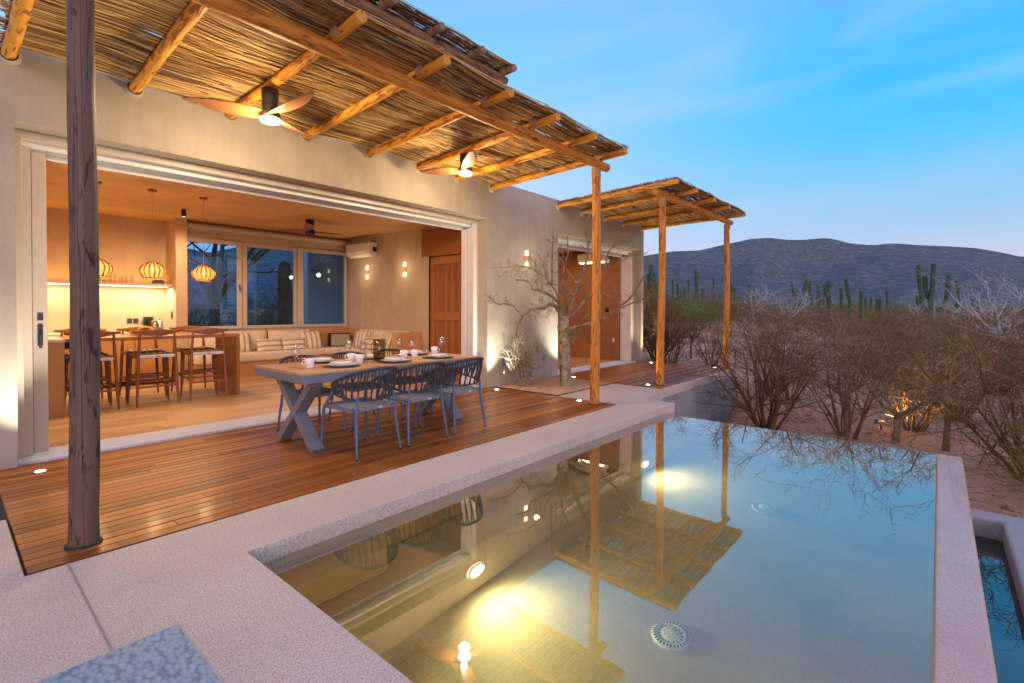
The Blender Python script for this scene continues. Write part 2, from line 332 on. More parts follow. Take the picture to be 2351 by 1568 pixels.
def stripes(name, axis=0):
    t = NT(name); sp = t.n('ShaderNodeSeparateXYZ'); q = t.n('ShaderNodeTexCoord'); t.l(q.outputs['Object'], sp.inputs[0])
    w = t.math('FRACT', t.math('MULTIPLY', sp.outputs[axis], 9.5)); f = t.ramp(w, [(.0, 0.0), (.56, 0.0), (.60, 1.0), (.92, 1.0), (.96, 0.0)])
    f2 = t.ramp(w, [(.70, 0.0), (.72, .6), (.79, .6), (.81, 0.0)])
    col = t.mix(f, (.70, .64, .55), (.33, .26, .19)); col = t.mix(f2, col, (.6, .52, .42)); n = t.noise(t.coord(), 90, 2)
    return t.pbr(col, .85, 0, t.bump(n, .3, .003), .2)
M['stripe_x'] = stripes('striped_cloth_upright', 0); M['stripe_z'] = stripes('striped_cloth_level', 2)
def tick(): pass
rng = random.Random(7)
def log_piece(name, a, b, r0, r1, mat, parent, n=14, wob=.06, seed=0, bend=.012):
    """a round log from a to b, its own length along its local z"""
    a = Vector(a); b = Vector(b); L = (b-a).length; rg = random.Random(seed); mb = MB(); k = max(6, int(L/.16)); ph = rg.random()*6; pts = []; rr = []
    for i in range(k+1):
        u = i/k; pts.append((bend*math.sin(u*math.pi*1.3+ph)*min(1, u*3), bend*math.cos(u*2.6+ph)*math.sin(u*math.pi), u*L)); rr.append((r0*(1-u)+r1*u)*(1+wob*(rg.random()-.5)))
    mb.tube(pts, rr, n)
    me = mb.mesh(name); me.materials.append(mat); o = bpy.data.objects.new(name, me); scene.collection.objects.link(o); o.parent = parent
    q = (b-a).to_track_quat('Z', 'Y'); o.rotation_mode = 'QUATERNION'; o.rotation_quaternion = q
    o.location = a-(ORG[parent] if parent else Vector((0,0,0))); return o
def lamp(name, kind, loc, energy, color, radius=.04, parent=None, aim=None, angle=60, blend=.6, **k):
    d = bpy.data.lights.new(name, kind); d.energy = energy; d.color = color
    if kind in ('POINT', 'SPOT'): d.shadow_soft_size = radius
    if kind == 'SPOT': d.spot_size = rad(angle); d.spot_blend = blend
    if kind == 'AREA': d.shape = k.get('shape', 'RECTANGLE'); d.size = k.get('size', .1); d.size_y = k.get('size_y', .1)
    o = bpy.data.objects.new(name, d); scene.collection.objects.link(o); o.parent = parent
    o.location = Vector(loc)-(ORG[parent] if parent else Vector((0,0,0)))
    if aim is not None: o.rotation_euler = (Vector(loc)-Vector(aim)).to_track_quat('Z', 'Y').to_euler()
    return o
# ================================================================= the setting
def ground_h(x, y):
    z = -.75
    def sm(a, b, t): t = max(0, min(1, (t-a)/(b-a))); return t*t*(3-2*t)
    z += .62*sm(3.2, 6.2, y)*sm(9, 13, x)*(1-sm(30, 60, x))          # the soil rises by the far terrace
    z += .70*sm(6.5, 11, y)
    r = math.hypot(x, y); z += .9*sm(60, 260, r)
    if r > 7: z += .05*math.sin(x*1.3+.5*y)*math.cos(y*1.1)+.03*math.sin(x*3.1)*math.sin(y*2.7+1)
    return z
mb = MB(); NA, NR = 150, 110
rr = [0.0]+[2.0*(1.0615**i) for i in range(NR)]
def gp(u, v):
    a = 2*math.pi*u; r = rr[int(round(v*NR))]; x, y = r*math.cos(a), r*math.sin(a)
    return (x, y, ground_h(x, y))
mb.grid(gp, NA+1, NR+1)
# keep the ground out of the pool, the terraces and the house
inside = lambda x, y: (-6 < x < 6.5 and -3 < y < 3.0) or (-6 < x < 12.0 and 3.3 < y < 11.2) or (-6 < x < 6.6 and -1 < y < 3.5)
mb.v = [(x, y, (-1.9 if inside(x, y) else z)) for x, y, z in mb.v]
struct('ground', mb, M['sand'], fix=False)
# hills: silhouette as seen above the plain, built as a real ridge some 700 m away
sil = [(-400,560),(300,560),(430,570),(480,580),(540,568),(620,545),(900,540),(1300,560),(1400,575),(1480,587),(1544,577),(1605,575),(1658,562.5),(1726,548),(1767,546),(1802,550),(1840,551),(1870,548.5),(1896,546),(1919,550),(1953,559),(2002,563),(2051,558),(2105,562.5),(2161,564.5),(2237,569),(2294,578.5),(2351,591)]
pts = []
for x, y in sil:
    if x < 300: continue
    r = ray(x, y); pts.append((math.atan2(r.y, r.x), r.z/math.hypot(r.x, r.y)))
pts.sort(); pts = [(-1.2, .03), (-.7, .05), (-.35, .075), (-.2, .088)]+pts+[(1.5, .06), (1.9, .05), (2.6, .04)]
pa, pe = [p[0] for p in pts], [p[1] for p in pts]
nrs = np.random.RandomState(3)
def fbm(x, y, s=1.0):
    return (math.sin(x*1.7+math.sin(y*1.3)*1.5)*.5+math.sin(x*3.9+y*2.1+1.3)*.25+math.sin(x*8.3-y*3.7+.5)*.12+math.sin(x*17+y*9+math.sin(y*5))*.06)*s
def hillpt(u, v):
    a = -1.2+3.8*u; R0, R1 = 330, 900
    ridge = np.interp(a, pa, pe)
    if v < .75:
        k = v/.75; R = R0+(R1-R0)*k; e = ridge*(k**1.15)
        spur = .30*math.sin(a*15+2.2*k+fbm(a*5, k))+.13*math.sin(a*37+5*k+math.sin(a*9)*2)+.06*math.sin(a*83+9*k)
        z = CAM_H+R*e*(1+spur*math.sin(math.pi*min(1, k))*1.0)-(1.35)*(1-k)
        if k < .999: z = min(z, CAM_H+R*ridge*(.15+.83*k))
    else:
        k = (v-.75)/.25; R = R1+600*k; z = CAM_H+R1*ridge*(1-k*1.05)
    return (R*math.cos(a), R*math.sin(a), z)
mb = MB(); mb.grid(hillpt, 420, 61); struct('hills', mb, M['hill'], fix=False)
# ---- coping and paving (one slab round the pool, joints let into it)
CZ = 0.0
def slab(name, pts, z0, z1, mat, bevel=.006):
    b = MB(); b.prism(pts, z0, z1); return struct(name, b, mat, bevel=bevel)
slab('pavement', [(-5, -3), (1.117, -3), (1.117, -.2), (1.117, 2.905), (7.02, 2.905), (7.06, 3.36), (8.136, 3.52), (12.16, 3.56), (12.16, 3.64), (8.11, 3.62), (8.11, 4.53), (6.352, 4.53), (6.352, 3.475), (.277, 3.475), (.277, 4.50), (-5, 4.50)], -.14, CZ, M['coping'])
b = MB(); b.box(.436, .444, -3, 3.47, .0005, .003); struct('pavement_joint', b, simple('joint', (.36, .32, .30), .8))
# plinth under the terrace edge
b = MB(); b.prism([(7.0, 2.93), (7.04, 3.38), (8.13, 3.54), (12.14, 3.58), (12.14, 5.88), (6.7, 5.88), (6.7, 2.93)], -1.6, -.141); 
struct('retaining_wall', b, M['retain'])
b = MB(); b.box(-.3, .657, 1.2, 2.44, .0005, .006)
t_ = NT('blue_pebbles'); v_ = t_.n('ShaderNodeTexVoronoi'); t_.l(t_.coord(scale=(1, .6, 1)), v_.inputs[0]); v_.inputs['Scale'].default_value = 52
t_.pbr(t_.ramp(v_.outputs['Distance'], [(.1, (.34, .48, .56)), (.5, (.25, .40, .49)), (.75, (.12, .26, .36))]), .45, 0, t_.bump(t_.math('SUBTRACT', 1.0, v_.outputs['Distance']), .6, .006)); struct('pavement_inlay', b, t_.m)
# soil bed between the terraces
def soil(u, v):
    x = 6.35+1.76*u; y = 4.53+1.36*v; e = min(u, v, 1-u, 1-v)
    return (x, y, .012+.03*min(1, e*5)*(1+.5*math.sin(x*7)*math.cos(y*6)))
b = MB(); b.grid(soil, 28, 24); struct('planting_bed', b, M['sand'], kind='structure')
# ---- timber decks: real boards with gaps
def deck(name, x0, x1, y0, y1, z, w=.094, gap=.009, holes=(), seed=1):
    rg = random.Random(seed); b = MB(); y = y0; i = 0
    while y < y1-.01:
        ye = min(y+w-gap, y1); x = x0; cuts = []; cx = x0+rg.uniform(.6, 3.6)
        while cx < x1-.4: cuts.append(cx); cx += rg.uniform(1.8, 3.8)
        for xe in cuts+[x1]:
            b.cur = rg.random(); dz = rg.uniform(-.0008, .0008); b.box(x, xe-.002, y, ye, z-.028, z+dz); x = xe
        y += w; i += 1
    o = struct(name, b, M['deck'], bevel=.002); return o
deck('timber_deck', .289, 6.34, 3.487, 5.92, .003); deck('terrace_deck', 8.12, 12.15, 3.65, 5.92, .003, seed=5)
b = MB(); b.box(.28, 6.35, 3.479, 5.95, -.12, -.03); b.box(8.113, 12.155, 3.643, 5.95, -.12, -.03); struct('deck_base', b, M['black'])
b = MB(); b.box(-5, .278, 4.505, 5.9, -.35, -.16); struct('path', b, M['rim'])
# ================================================================= the pool
pool = thing('swimming_pool', 'infinity pool of beige plaster filled with lit green water in front of the deck', 'pool', (1.117, 1.4, -.85))
WZ = -.10; FZ = -1.2
b = MB(); b.box(.9, 6.6, -.2, 3.1, FZ-.2, FZ); obj('pool_floor', b, M['pool'], pool)
b = MB(); b.prism([(.9, -.19), (.9, 3.1), (7.0, 3.1), (7.0, 2.905), (1.119, 2.905), (1.119, -.19)], FZ, -.145); obj('pool_side', b, M['pool'], pool)
b = MB(); b.prism([(1.119, -.195), (6.66, -.195), (6.66, 2.90), (6.50, 2.90), (6.50, .003), (1.119, .003)], FZ, -.1015); obj('overflow_wall', b, M['wet'], pool, bevel=.02, seg=3)
b = MB(); b.box(1.12, 6.455, 2.46, 2.904, FZ, -.60); obj('bench', b, M['pool'], pool, bevel=.02, seg=3)
b = MB(); b.box(1.12, 1.885, 2.65, 2.903, -.599, -.26); obj('step', b, M['pool'], pool, bevel=.035, seg=4)
for i, x in enumerate((1.945, 2.79, 3.76, 4.54, 5.4)):
    b = MB(); 
    prof = [(0, 0), (.02, .004), (.022, .012), (.03, .014), (.038, .010), (.042, 0)]
    bb = MB(); bb.lathe([(0, .012), (.016, .010), (.018, .004), (.026, .012), (.036, .010), (.041, 0)], (0, 0, 0), 20)
    Mx = Matrix.Translation((x, 2.903, -.375)) @ Matrix.Rotation(rad(90), 4, 'X'); b.add([Mx @ Vector(q) for q in bb.v], bb.f, True)
    obj('water_jet', b, M['alu'], pool)
def drain(x, y):
    b = MB(); b.lathe([(.115, 0), (.118, .012), (.112, .026), (.085, .036), (.080, .030), (.062, .030), (.056, .038), (.03, .044), (0, .045)], (x, y, FZ), 40)
    o = obj('floor_drain', b, M['white'], pool)
    d = MB()
    for k in range(30):
        a = 2*math.pi*k/30; c, s_ = math.cos(a), math.sin(a); px, py = -s_, c
        q = lambda r, t, z: (x+c*r+px*t, y+s_*r+py*t, FZ+z)
        d.add([q(.090, -.004, .0355), q(.090, .004, .0355), q(.108, .005, .0295), q(.108, -.005, .0295)], [(0, 1, 2, 3)])
        d.add([q(.1165, -.005, .008), q(.1165, .005, .008), q(.1142, .005, .022), q(.1142, -.005, .022)], [(0, 1, 2, 3)])
        if k % 2 == 0: d.add([q(.064, -.004, .0325), q(.064, .004, .0325), q(.076, .004, .0325), q(.076, -.004, .0325)], [(0, 1, 2, 3)])
        if k % 4 == 0: d.add([q(.036, -.003, .0445), q(.036, .003, .0445), q(.046, .003, .042), q(.046, -.003, .042)], [(0, 1, 2, 3)])
    obj('drain_slot', d, M['dark'], o, fix=False)
drain(5.02, 1.20); drain(2.95, 1.235)
# underwater lamps let into the bench riser
def pool_lamp(x, y, z, e, face=-1):
    b = MB(); q = MB(); q.lathe([(.080, 0), (.085, .012), (.072, .02), (.066, .014)], (0, 0, 0), 24)
    Mx = Matrix.Translation((x, y, z)) @ Matrix.Rotation(rad(90), 4, 'X'); b.add([Mx @ Vector(v) for v in q.v], q.f, True); l = obj('real_or_added_pool_light', b, M['alu'], pool)
    b = MB(); q = MB(); q.lathe([(.066, .014), (.04, .02), (0, .022)], (0, 0, 0), 24); b.add([Mx @ Vector(v) for v in q.v], q.f, True); obj('real_or_added_light_lens', b, M['poollens'], l)
    lamp('pool_lamp_light', 'SPOT', (x, y-.08, z), e, (1, .86, .50), .07, l, aim=(x, y-.9, z-.36), angle=155, blend=1.0)
pool_lamp(2.47, 2.458, -.93, 40); pool_lamp(5.12, 2.458, -.93, 36)
b = MB(); b.tube([(1.118, .9, -.65), (1.135, .9, -.65)], [.08, .07], 20); l = obj('real_or_added_pool_light', b, M['alu'], pool); b = MB(); b.tube([(1.1352, .9, -.65), (1.142, .9, -.65)], [.06, .045], 20); obj('real_or_added_light_lens', b, M['poollens'], l)  # third lamp and fixture, unseen on the near wall, added to brighten the bench
lamp('added_bench_fill', 'SPOT', (1.20, .9, -.65), 16, (1, .82, .45), .05, pool, aim=(2.4, 2.2, -.6), angle=150, blend=1)
b = MB(); b.grid(lambda u, v: (1.12+5.51*u, .004+2.898*v, WZ), 2, 2, False); struct('pool_water', b, M['water'], fix=False)
# catch basin below the overflow edge
b = MB(); b.prism([(1.0, -1.6), (6.0, -1.6), (6.0, -.2), (5.80, -.2), (5.80, -.425), (1.0, -.425)], -1.5, -.40); b.prism([(1.0, -1.6), (6.0, -1.6), (6.0, -.2), (1.0, -.2)], -1.6, -1.501)
o = solo('catch_basin', b, M['rim'], 'pale blue concrete overflow trough beside the outer pool wall', 'basin', bevel=.02)
b = MB(); b.grid(lambda u, v: (1.0+4.798*u, -.424+.24*v, -.57), 2, 2, False); struct('basin_water', b, M['water2'], fix=False)
# ================================================================= the house
house = thing('house', 'low stucco house with wide open sliding doors onto the deck', 'house', (.44, 5.9, 0))
WT = 3.59
b = MB(); b.prism([(-4, -.15), (.44, -.15), (.44, 2.92), (6.2, 2.92), (6.2, -.15), (8.288, -.15), (8.288, 2.92), (12.02, 2.92), (12.02, -.15), (12.14, -.15), (12.14, 3.57), (8.3, WT), (6.2, 3.60), (-4, WT)], 5.9, 6.12, 'y')
obj('front_wall', b, M['stucco'], house, bevel=.006)
b = MB(); b.box(-4, 12.14, 6.121, 12.2, 3.30, 3.5); obj('roof', b, M['stucco'], house)
b = MB(); b.box(11.93, 12.138, 6.12, 12.2, -.1, 3.55); obj('end_wall', b, M['stucco'], house)
b = MB(); b.box(-4, -3.8, 6.12, 12.2, -.1, 3.55); obj('end_wall', b, M['stucco'], house)
# living room shell
CE = 3.0
b = MB(); b.box(-1.6, 6.6, 6.46, 11.5, CE, CE+.12); obj('ceiling', b, M['ceiling'], house)
b = MB()
b.box(6.42, 6.6, 7.93, 10.75, 0, CE); b.box(6.42, 6.6, 6.46, 6.74, 0, CE); b.box(6.42, 6.6, 6.741, 7.929, 2.95, CE); b.box(6.2, 6.6, 6.12, 6.459, 0, CE)
obj('side_wall', b, M['stucco_in'], house)
b = MB(); b.box(6.75, 6.85, 6.6, 8.0, 0, CE); obj('passage_wall', b, M['stucco_in'], house)
b = MB(); b.box(2.84, 3.02, 10.5, 11.3, 0, CE); b.box(-1.6, 2.84, 11.1, 11.3, 0, CE); b.box(3.02, 6.6, 10.75, 10.95, 0, .92); b.box(3.02, 6.6, 10.75, 10.95, 2.74, CE); b.box(6.40, 6.6, 10.751, 10.95, .921, 2.739); b.box(-1.6, -1.45, 6.12, 11.1, 0, CE)
obj('rear_wall', b, M['stucco_in'], house)
def floorboards(x0, x1, y0, y1, z, w=.19, seed=2):
    rg = random.Random(seed); b = MB(); y = y0
    while y < y1:
        x = x0; cx = x0+rg.uniform(.5, 2)
        while True:
            xe = min(cx, x1); b.cur = rg.random(); b.box(x, xe-.0015, y, min(y+w-.002, y1), z-.02, z); x = xe
            if xe >= x1: break
            cx += rg.uniform(1.2, 2.4)
        y += w
    return b
obj('interior_floor', floorboards(-1.45, 6.8, 6.45, 11.1, .012), M['floor_in'], house)
b = MB(); b.box(-1.45, 6.8, 6.1, 11.1, -.1, -.009); obj('floor_base', b, M['black'], house)
# rear window: three panes in a beige frame, rolled blind above
wx = [3.03, 4.00, 5.15, 6.40]
wf = MB()
for z0, z1 in ((.92, 1.0), (2.63, 2.74)): wf.box(3.021, 6.399, 10.76, 10.84, z0, z1)
w1 = obj('window_frame', wf, M['alu_beige'], house)
seg = [(3.021, 3.97, .03, .07), (4.10, 5.20, .06, .05), (5.24, 6.399, .10, .07)]
for i, (x0, x1, l, r_) in enumerate([(3.021, 4.04, .055, .09), (4.045, 5.19, .105, .07), (5.195, 6.399, .13, .075)]):
    b = MB(); y0 = 10.70+.03*(i % 2); y1 = y0+.055
    b.box(x0, x0+l, y0, y1, .95, 2.70); b.box(x1-r_, x1, y0, y1, .95, 2.70); b.box(x0+l, x1-r_, y0, y1, .95, 1.01); b.box(x0+l, x1-r_, y0, y1, 2.62, 2.70)
    s_ = obj('window_sash', b, M['alu_beige'], house, bevel=.004)
    g = MB(); g.box(x0+l-.005, x1-r_+.005, y0+.02, y0+.026, 1.005, 2.625); obj('pane', g, M['winglass'], s_)
    if i == 0:
        h = MB(); h.box(x1-.055, x1-.035, y0-.012, y0, 1.72, 1.84); h.box(x1-.052, x1-.038, y0-.035, y0-.012, 1.70, 1.80); obj('window_handle', h, M['black'], s_)
b = MB(); b.tube([(3.04, 10.60, 2.90), (6.40, 10.60, 2.90)], .055, 16); b.box(3.03, 6.40, 10.66, 10.74, 2.82, 2.99); obj('roller_blind', b, M['alu_beige'], house)
b = MB(); b.tube([(6.30, 10.60, 2.85), (6.30, 10.60, 1.45)], .004, 5); b.box(6.288, 6.312, 10.59, 10.61, 1.36, 1.46); obj('blind_cord', b, M['alu_beige'], house)
# sliding front: floor track, head track, parked leaves on the left, frame on the right
b = MB(); b.box(.44, 6.2, 6.03, 6.44, -.02, .006)
for y in (6.06, 6.12, 6.18, 6.25, 6.31, 6.37, 6.42): b.box(.44, 6.2, y-.006, y+.006, .0065, .018)
obj('floor_track', b, M['alu'], house)
b = MB(); b.box(.441, 6.199, 6.125, 6.22, 2.85, 2.919); obj('door_fascia', b, M['alu_beige'], house)
b = MB(); b.box(.441, 6.199, 6.221, 6.26, 2.80, 2.919); b.box(.441, 6.199, 6.261, 6.40, 2.835, 2.92); b.box(.441, 6.199, 6.30, 6.31, 2.79, 2.834); b.box(.441, 6.199, 6.401, 6.455, 2.755, 2.92); obj('head_track', b, M['alu'], house, bevel=.003)
b = MB(); b.box(6.10, 6.14, 6.14, 6.20, .0185, 2.849); b.box(6.141, 6.199, 6.16, 6.44, .0185, 2.849); b.box(6.12, 6.16, 6.23, 6.30, .0185, 2.798); b.box(6.08, 6.15, 6.32, 6.43, .0185, 2.754); obj('door_jamb', b, M['alu'], house, bevel=.004)
leaf = MB(); leaf.box(.441, .50, 6.13, 6.22, .0185, 2.849); leaf.box(.503, .565, 6.225, 6.29, .0185, 2.798); l1 = obj('sliding_leaf', leaf, M['alu_beige'], house, bevel=.004)
leaf = MB(); leaf.box(.575, .675, 6.30, 6.37, .0185, 2.788); l2 = obj('sliding_leaf', leaf, M['alu_beige'], house, bevel=.004)
b = MB(); b.box(.604, .644, 6.290, 6.30, 1.235, 1.30); b.box(.604, .642, 6.290, 6.30, 1.0, 1.20); b.box(.614, .634, 6.262, 6.29, .98, 1.11); obj('door_handle', b, M['dark'], l2, bevel=.004)
# timber door with upper panel in the side wall
b = MB(); b.cur = .35
b.box(6.395, 6.419, 6.745, 7.925, 2.40, 2.948); o = obj('door_transom', b, M['wood_door'], house)
b = MB()
for y0, y1, z0, z1, x0 in ((6.746, 6.86, .02, 2.39, 6.45), (7.60, 7.72, .02, 2.39, 6.45), (6.861, 7.599, 2.24, 2.39, 6.45), (6.861, 7.599, 1.14, 1.30, 6.45), (6.861, 7.599, .02, .18, 6.45)):
    b.cur = rng.uniform(.5, .9); b.box(x0, x0+.05, y0, y1, z0, z1)
for i in range(8): b.cur = rng.random()*.9; b.box(6.475, 6.49, 6.862+i*.0921, 6.862+i*.0921+.089, .18, 2.24)
obj('wooden_door', b, M['wood_door'], house, bevel=.003)
b = MB(); b.box(6.405, 6.419, 7.72, 7.92, 0, 2.399); obj('door_trim', b, M['stucco_in'], house)
b = MB(); b.box(6.397, 6.41, 6.60, 6.64, .55, .66); obj('light_switch', b, M['white'], house)
# kitchen shelf ledge with strip light, second room
b = MB(); b.box(-1.45, 2.838, 10.72, 11.098, 1.755, 1.80); o = obj('wall_shelf', b, M['stucco_in'], house)
b = MB(); b.box(-1.4, 2.80, 10.86, 10.90, 1.742, 1.754); led = obj('strip_light', b, M['led'], o)
b = MB(); b.box(-1.4, 2.75, 11.04, 11.07, 1.801, 1.812); obj('strip_light', b, emit('amber_led', (1, .45, .08), 2), o)
lamp('strip_uplight', 'AREA', (.75, 11.0, 1.83), 9, (1, .30, .02), parent=o, aim=(.75, 10.9, 3.2), size=4.1, size_y=.04)
lamp('strip_glow', 'AREA', (.75, 10.88, 1.738), 30, (1, .78, .45), parent=o, aim=(.75, 10.92, 0), size=4.0, size_y=.05)
lamp('corner_strip_glow', 'AREA', (2.6, 10.8, 1.73), 5, (1, .82, .5), parent=o, aim=(2.6, 10.8, 0), size=.4, size_y=.05)
b = MB(); b.box(8.0, 12.0, 6.46, 10.5, 2.99, 3.1); obj('ceiling', b, M['ceiling'], house)
b = MB(); b.box(11.84, 11.929, 6.46, 10.5, 0, 2.98); b.box(8.0, 8.2, 6.13, 10.5, 0, 2.98); b.box(8.2, 11.84, 10.4, 10.5, 0, 2.98); obj('bedroom_wall', b, stucco('brown_plaster', (.36, .17, .08)), house)
obj('interior_floor', floorboards(8.2, 11.84, 6.45, 10.4, .012, seed=9), M['floor_in'], house)
b = MB(); b.box(8.29, 12.018, 6.03, 6.44, -.02, .006)
for y in (6.06, 6.14, 6.22, 6.31, 6.40): b.box(8.29, 12.018, y-.006, y+.006, .0065, .018)
obj('floor_track', b, M['alu'], house)
b = MB(); b.box(8.289, 12.019, 6.125, 6.22, 2.85, 2.919); b.box(8.289, 12.019, 6.221, 6.26, 2.80, 2.919); b.box(8.289, 12.019, 6.40, 6.455, 2.75, 2.92); b.box(11.9, 12.019, 6.13, 6.44, .0185, 2.75); obj('head_track', b, M['alu'], house)
b = MB(); b.box(8.3, 8.7, 7.3, 9.5, .012, .5); b.box(8.3, 8.42, 7.3, 9.5, .5, 1.0)
solo('bed', b, M['cushion'], 'cream bed edge inside the far room', 'bed', bevel=.03)
b = MB(); b.box(11.828, 11.839, 6.75, 6.85, 1.30, 1.42); obj('thermostat', b, M['black'], house); b = MB(); b.box(11.828, 11.839, 6.58, 6.63, .5, .6); obj('light_switch', b, M['white'], house)
lamp('bedroom_light', 'AREA', (10.2, 8.0, 2.95), 34, (1, .50, .18), parent=house, aim=(10.2, 8.0, 0), size=.5, size_y=.5)
# ================================================================= pergolas
def reed_mat_mesh(x0, x1, y0, y1, zf, step=.0125, layers=3, seed=3, miss=.07, rad_=.0058, over=.05):
    """reeds laid along x; zf(x, y) gives the height"""
    rg = random.Random(seed); b = MB()
    for ly in range(layers):
        y = y0+rg.uniform(0, .01)
        while y < y1:
            x = x0+rg.uniform(-over, over)
            clump = .5+.5*math.sin(y*9+ly*2.1)
            while x < x1-.1:
                L = rg.uniform(1.2, 3.0); xe = min(x+L, x1+rg.uniform(-over, over*1.3))
                if rg.random() > miss+.10*clump*ly:
                    n = max(3, int((xe-x)/.28)); ph = rg.random()*6; am = rg.uniform(.004, .014); dy = rg.uniform(-.006, .006); tilt = rg.uniform(-.022, .022)
                    tone = min(1, max(0, rg.gauss(.52, .22)+.16*math.sin(x*2.3+y*3.1)))
                    b.cur = tone; P = []
                    for k in range(n+1):
                        u = k/n; xx = x+(xe-x)*u; yy = y+dy+tilt*(u-.5)+am*math.sin(xx*3.3+ph)+.012*math.sin(xx*7.3+y*2+ly)
                        P.append((xx, yy, zf(xx, yy)+ly*.011+.006*math.sin(xx*5+ph)+rg.uniform(-.002, .002)))
                    b.tube(P, rad_*rg.uniform(.6, 1.25), 4, caps=True, smooth=True)
                x = xe+rg.uniform(-.05, .04)
            y += step*rg.uniform(.7, 1.35)
    return b
def rope(at, r, parent, axis='z', turns=5, h=.09):
    b = MB(); a = Vector(at)
    for k in range(turns):
        z = -h/2+h*k/(turns-1); q = []
        for i in range(15):
            t = 2*math.pi*i/14; c, s_ = r*1.05*math.cos(t), r*1.05*math.sin(t)
            c, s_ = c*.97, s_*.97; q.append(a+(Vector((c, s_, z)) if axis == 'z' else Vector((c, z, s_)) if axis == 'y' else Vector((z, c, s_))))
        b.tube(q, h/turns*.34, 5, caps=False)
    return obj('rope_binding', b, M['rope'], parent)
def pergola(label, posts, beam, rafters, yw, yf, zw, zf_, rads, reeds, seed, matpost, name='reed_pergola', group=None, wallplug=True, pr=.066, light=.050, ztop=3.37):
    t = thing(name, label, 'pergola', (posts[0][0], posts[0][1], posts[0][2]))
    for i, (x, y, z0, z1) in enumerate(posts):
        log_piece('post', (x, y, z0), (x+.01, y, z1), pr*1.06, pr*.92, matpost[i], t, seed=seed+i, n=20, wob=.05, bend=.012)
        if i or len(posts) == 1 or z1 < 3.3 or True: rope((x+.01, y, z1-.06), pr*.95, t, 'z', 6, .11)
    a, b_ = beam; log_piece('beam', a, b_, pr*1.0, pr*.92, M['log'], t, seed=seed+9, n=16, wob=.04, bend=.008)
    for i, (xw, xf) in enumerate(rafters):
        log_piece('rafter', (xw, yw, zw), (xf, yf, zf_), light, light*.92, M['logr'], t, seed=seed+20+i, n=12, wob=.09, bend=.01)
        u = (a[1]-yw)/(yf-yw); 
        rope((xf, a[1]-.10, zw+(zf_-zw)*u+.012), light*.98, t, 'y', 5, .085)
        if wallplug:
            q = MB(); q.lathe([(.085, 0), (.075, .02), (.06, .035)], (0, 0, 0), 16); Mx = Matrix.Translation((xw, yw+.022, zw)) @ Matrix.Rotation(rad(90), 4, 'X'); e = MB(); e.add([Mx @ Vector(v) for v in q.v], q.f, True); obj('wall_collar', e, M['stucco'], t)
    x0, x1, y0, y1 = reeds
    zz = lambda x, y: zw+(zf_-zw)*((y-yw)/(yf-yw))+light+.006+.012*math.sin(x*3.7+y)*1.0
    R = reed_mat_mesh(x0, x1, y0, y1, zz, seed=seed)
    obj('reed_mat', R, M['reed'], t, fix=False)
    w = MB()
    for k in range(10):
        yy = y0+.1+(y1-y0-.2)*k/9; w.tube([(x0+.02, yy, zz(x0, yy)+.03), ((x0+x1)/2, yy+.02, zz(x1, yy)+.034), (x1-.02, yy, zz(x1, yy)+.03)], .006, 4)
    return t
pg = pergola('large reed pergola over the dining deck on grey-brown and orange log posts', [(.537, 3.69, 0, 3.38), (6.146, 3.727, 0, 3.37)], ((.22, 3.73, 3.435), (6.44, 3.73, 3.435)),
    [(.41, .43), (1.26, 1.25), (2.11, 2.10), (2.96, 2.94), (3.85, 3.80), (4.70, 4.62), (5.48, 5.44), (6.285, 6.24)], 5.88, 3.30, 3.462, 3.545, None, (.36, 6.33, 3.335, 5.86), 40, [M['post'], M['log']])
pg2 = pergola('smaller reed pergola over the far terrace on two orange log posts', [(8.497, 3.79, 0, 3.37), (12.105, 3.79, 0, 3.37)], ((8.22, 3.79, 3.435), (12.36, 3.79, 3.435)),
    [(8.27, 8.19), (9.157, 9.05), (10.12, 10.02), (11.03, 10.92), (12.0, 12.02)], 5.88, 3.36, 3.472, 3.535, None, (8.2, 12.05, 3.38, 5.86), 80, [M['log'], M['log']])
pg3 = pergola('dark reed pergola standing on the roof above the dining deck', [(6.92, 6.35, 3.5, 5.66)], ((2.2, 6.35, 5.72), (7.16, 6.35, 5.735)),
    [(2.5, 2.5), (3.42, 3.42), (4.34, 4.34), (5.26, 5.26), (6.18, 6.18), (7.02, 7.02)], 9.3, 6.0, 5.80, 5.83, None, (2.3, 7.1, 6.06, 9.3), 120, [M['post']], wallplug=False, pr=.085, light=.07)
log_piece('post', (6.92, 9.2, 3.5), (6.92, 9.2, 5.72), .085, .08, M['post'], pg3, seed=150)
log_piece('beam', (2.2, 9.2, 5.70), (7.16, 9.2, 5.70), .08, .08, M['post'], pg3, seed=151)
b = MB(); b.box(-4, 12.14, 6.121, 6.3, 3.501, 3.56); obj('parapet', b, M['stucco'], house)
for ob in pg3.children:
    if ob.name.startswith(('beam', 'rafter', 'post')): ob.data.materials[0] = M['logd']
# black shoe under each post
for t, x, y, r_ in ((pg, .537, 3.69, .085), (pg, 6.146, 3.727, .08), (pg2, 8.497, 3.79, .08), (pg2, 12.105, 3.79, .08)):
    b = MB(); b.lathe([(r_, .003), (r_, .012), (r_*.8, .014)], (x, y, 0), 24); obj('post_shoe', b, M['black'], t)
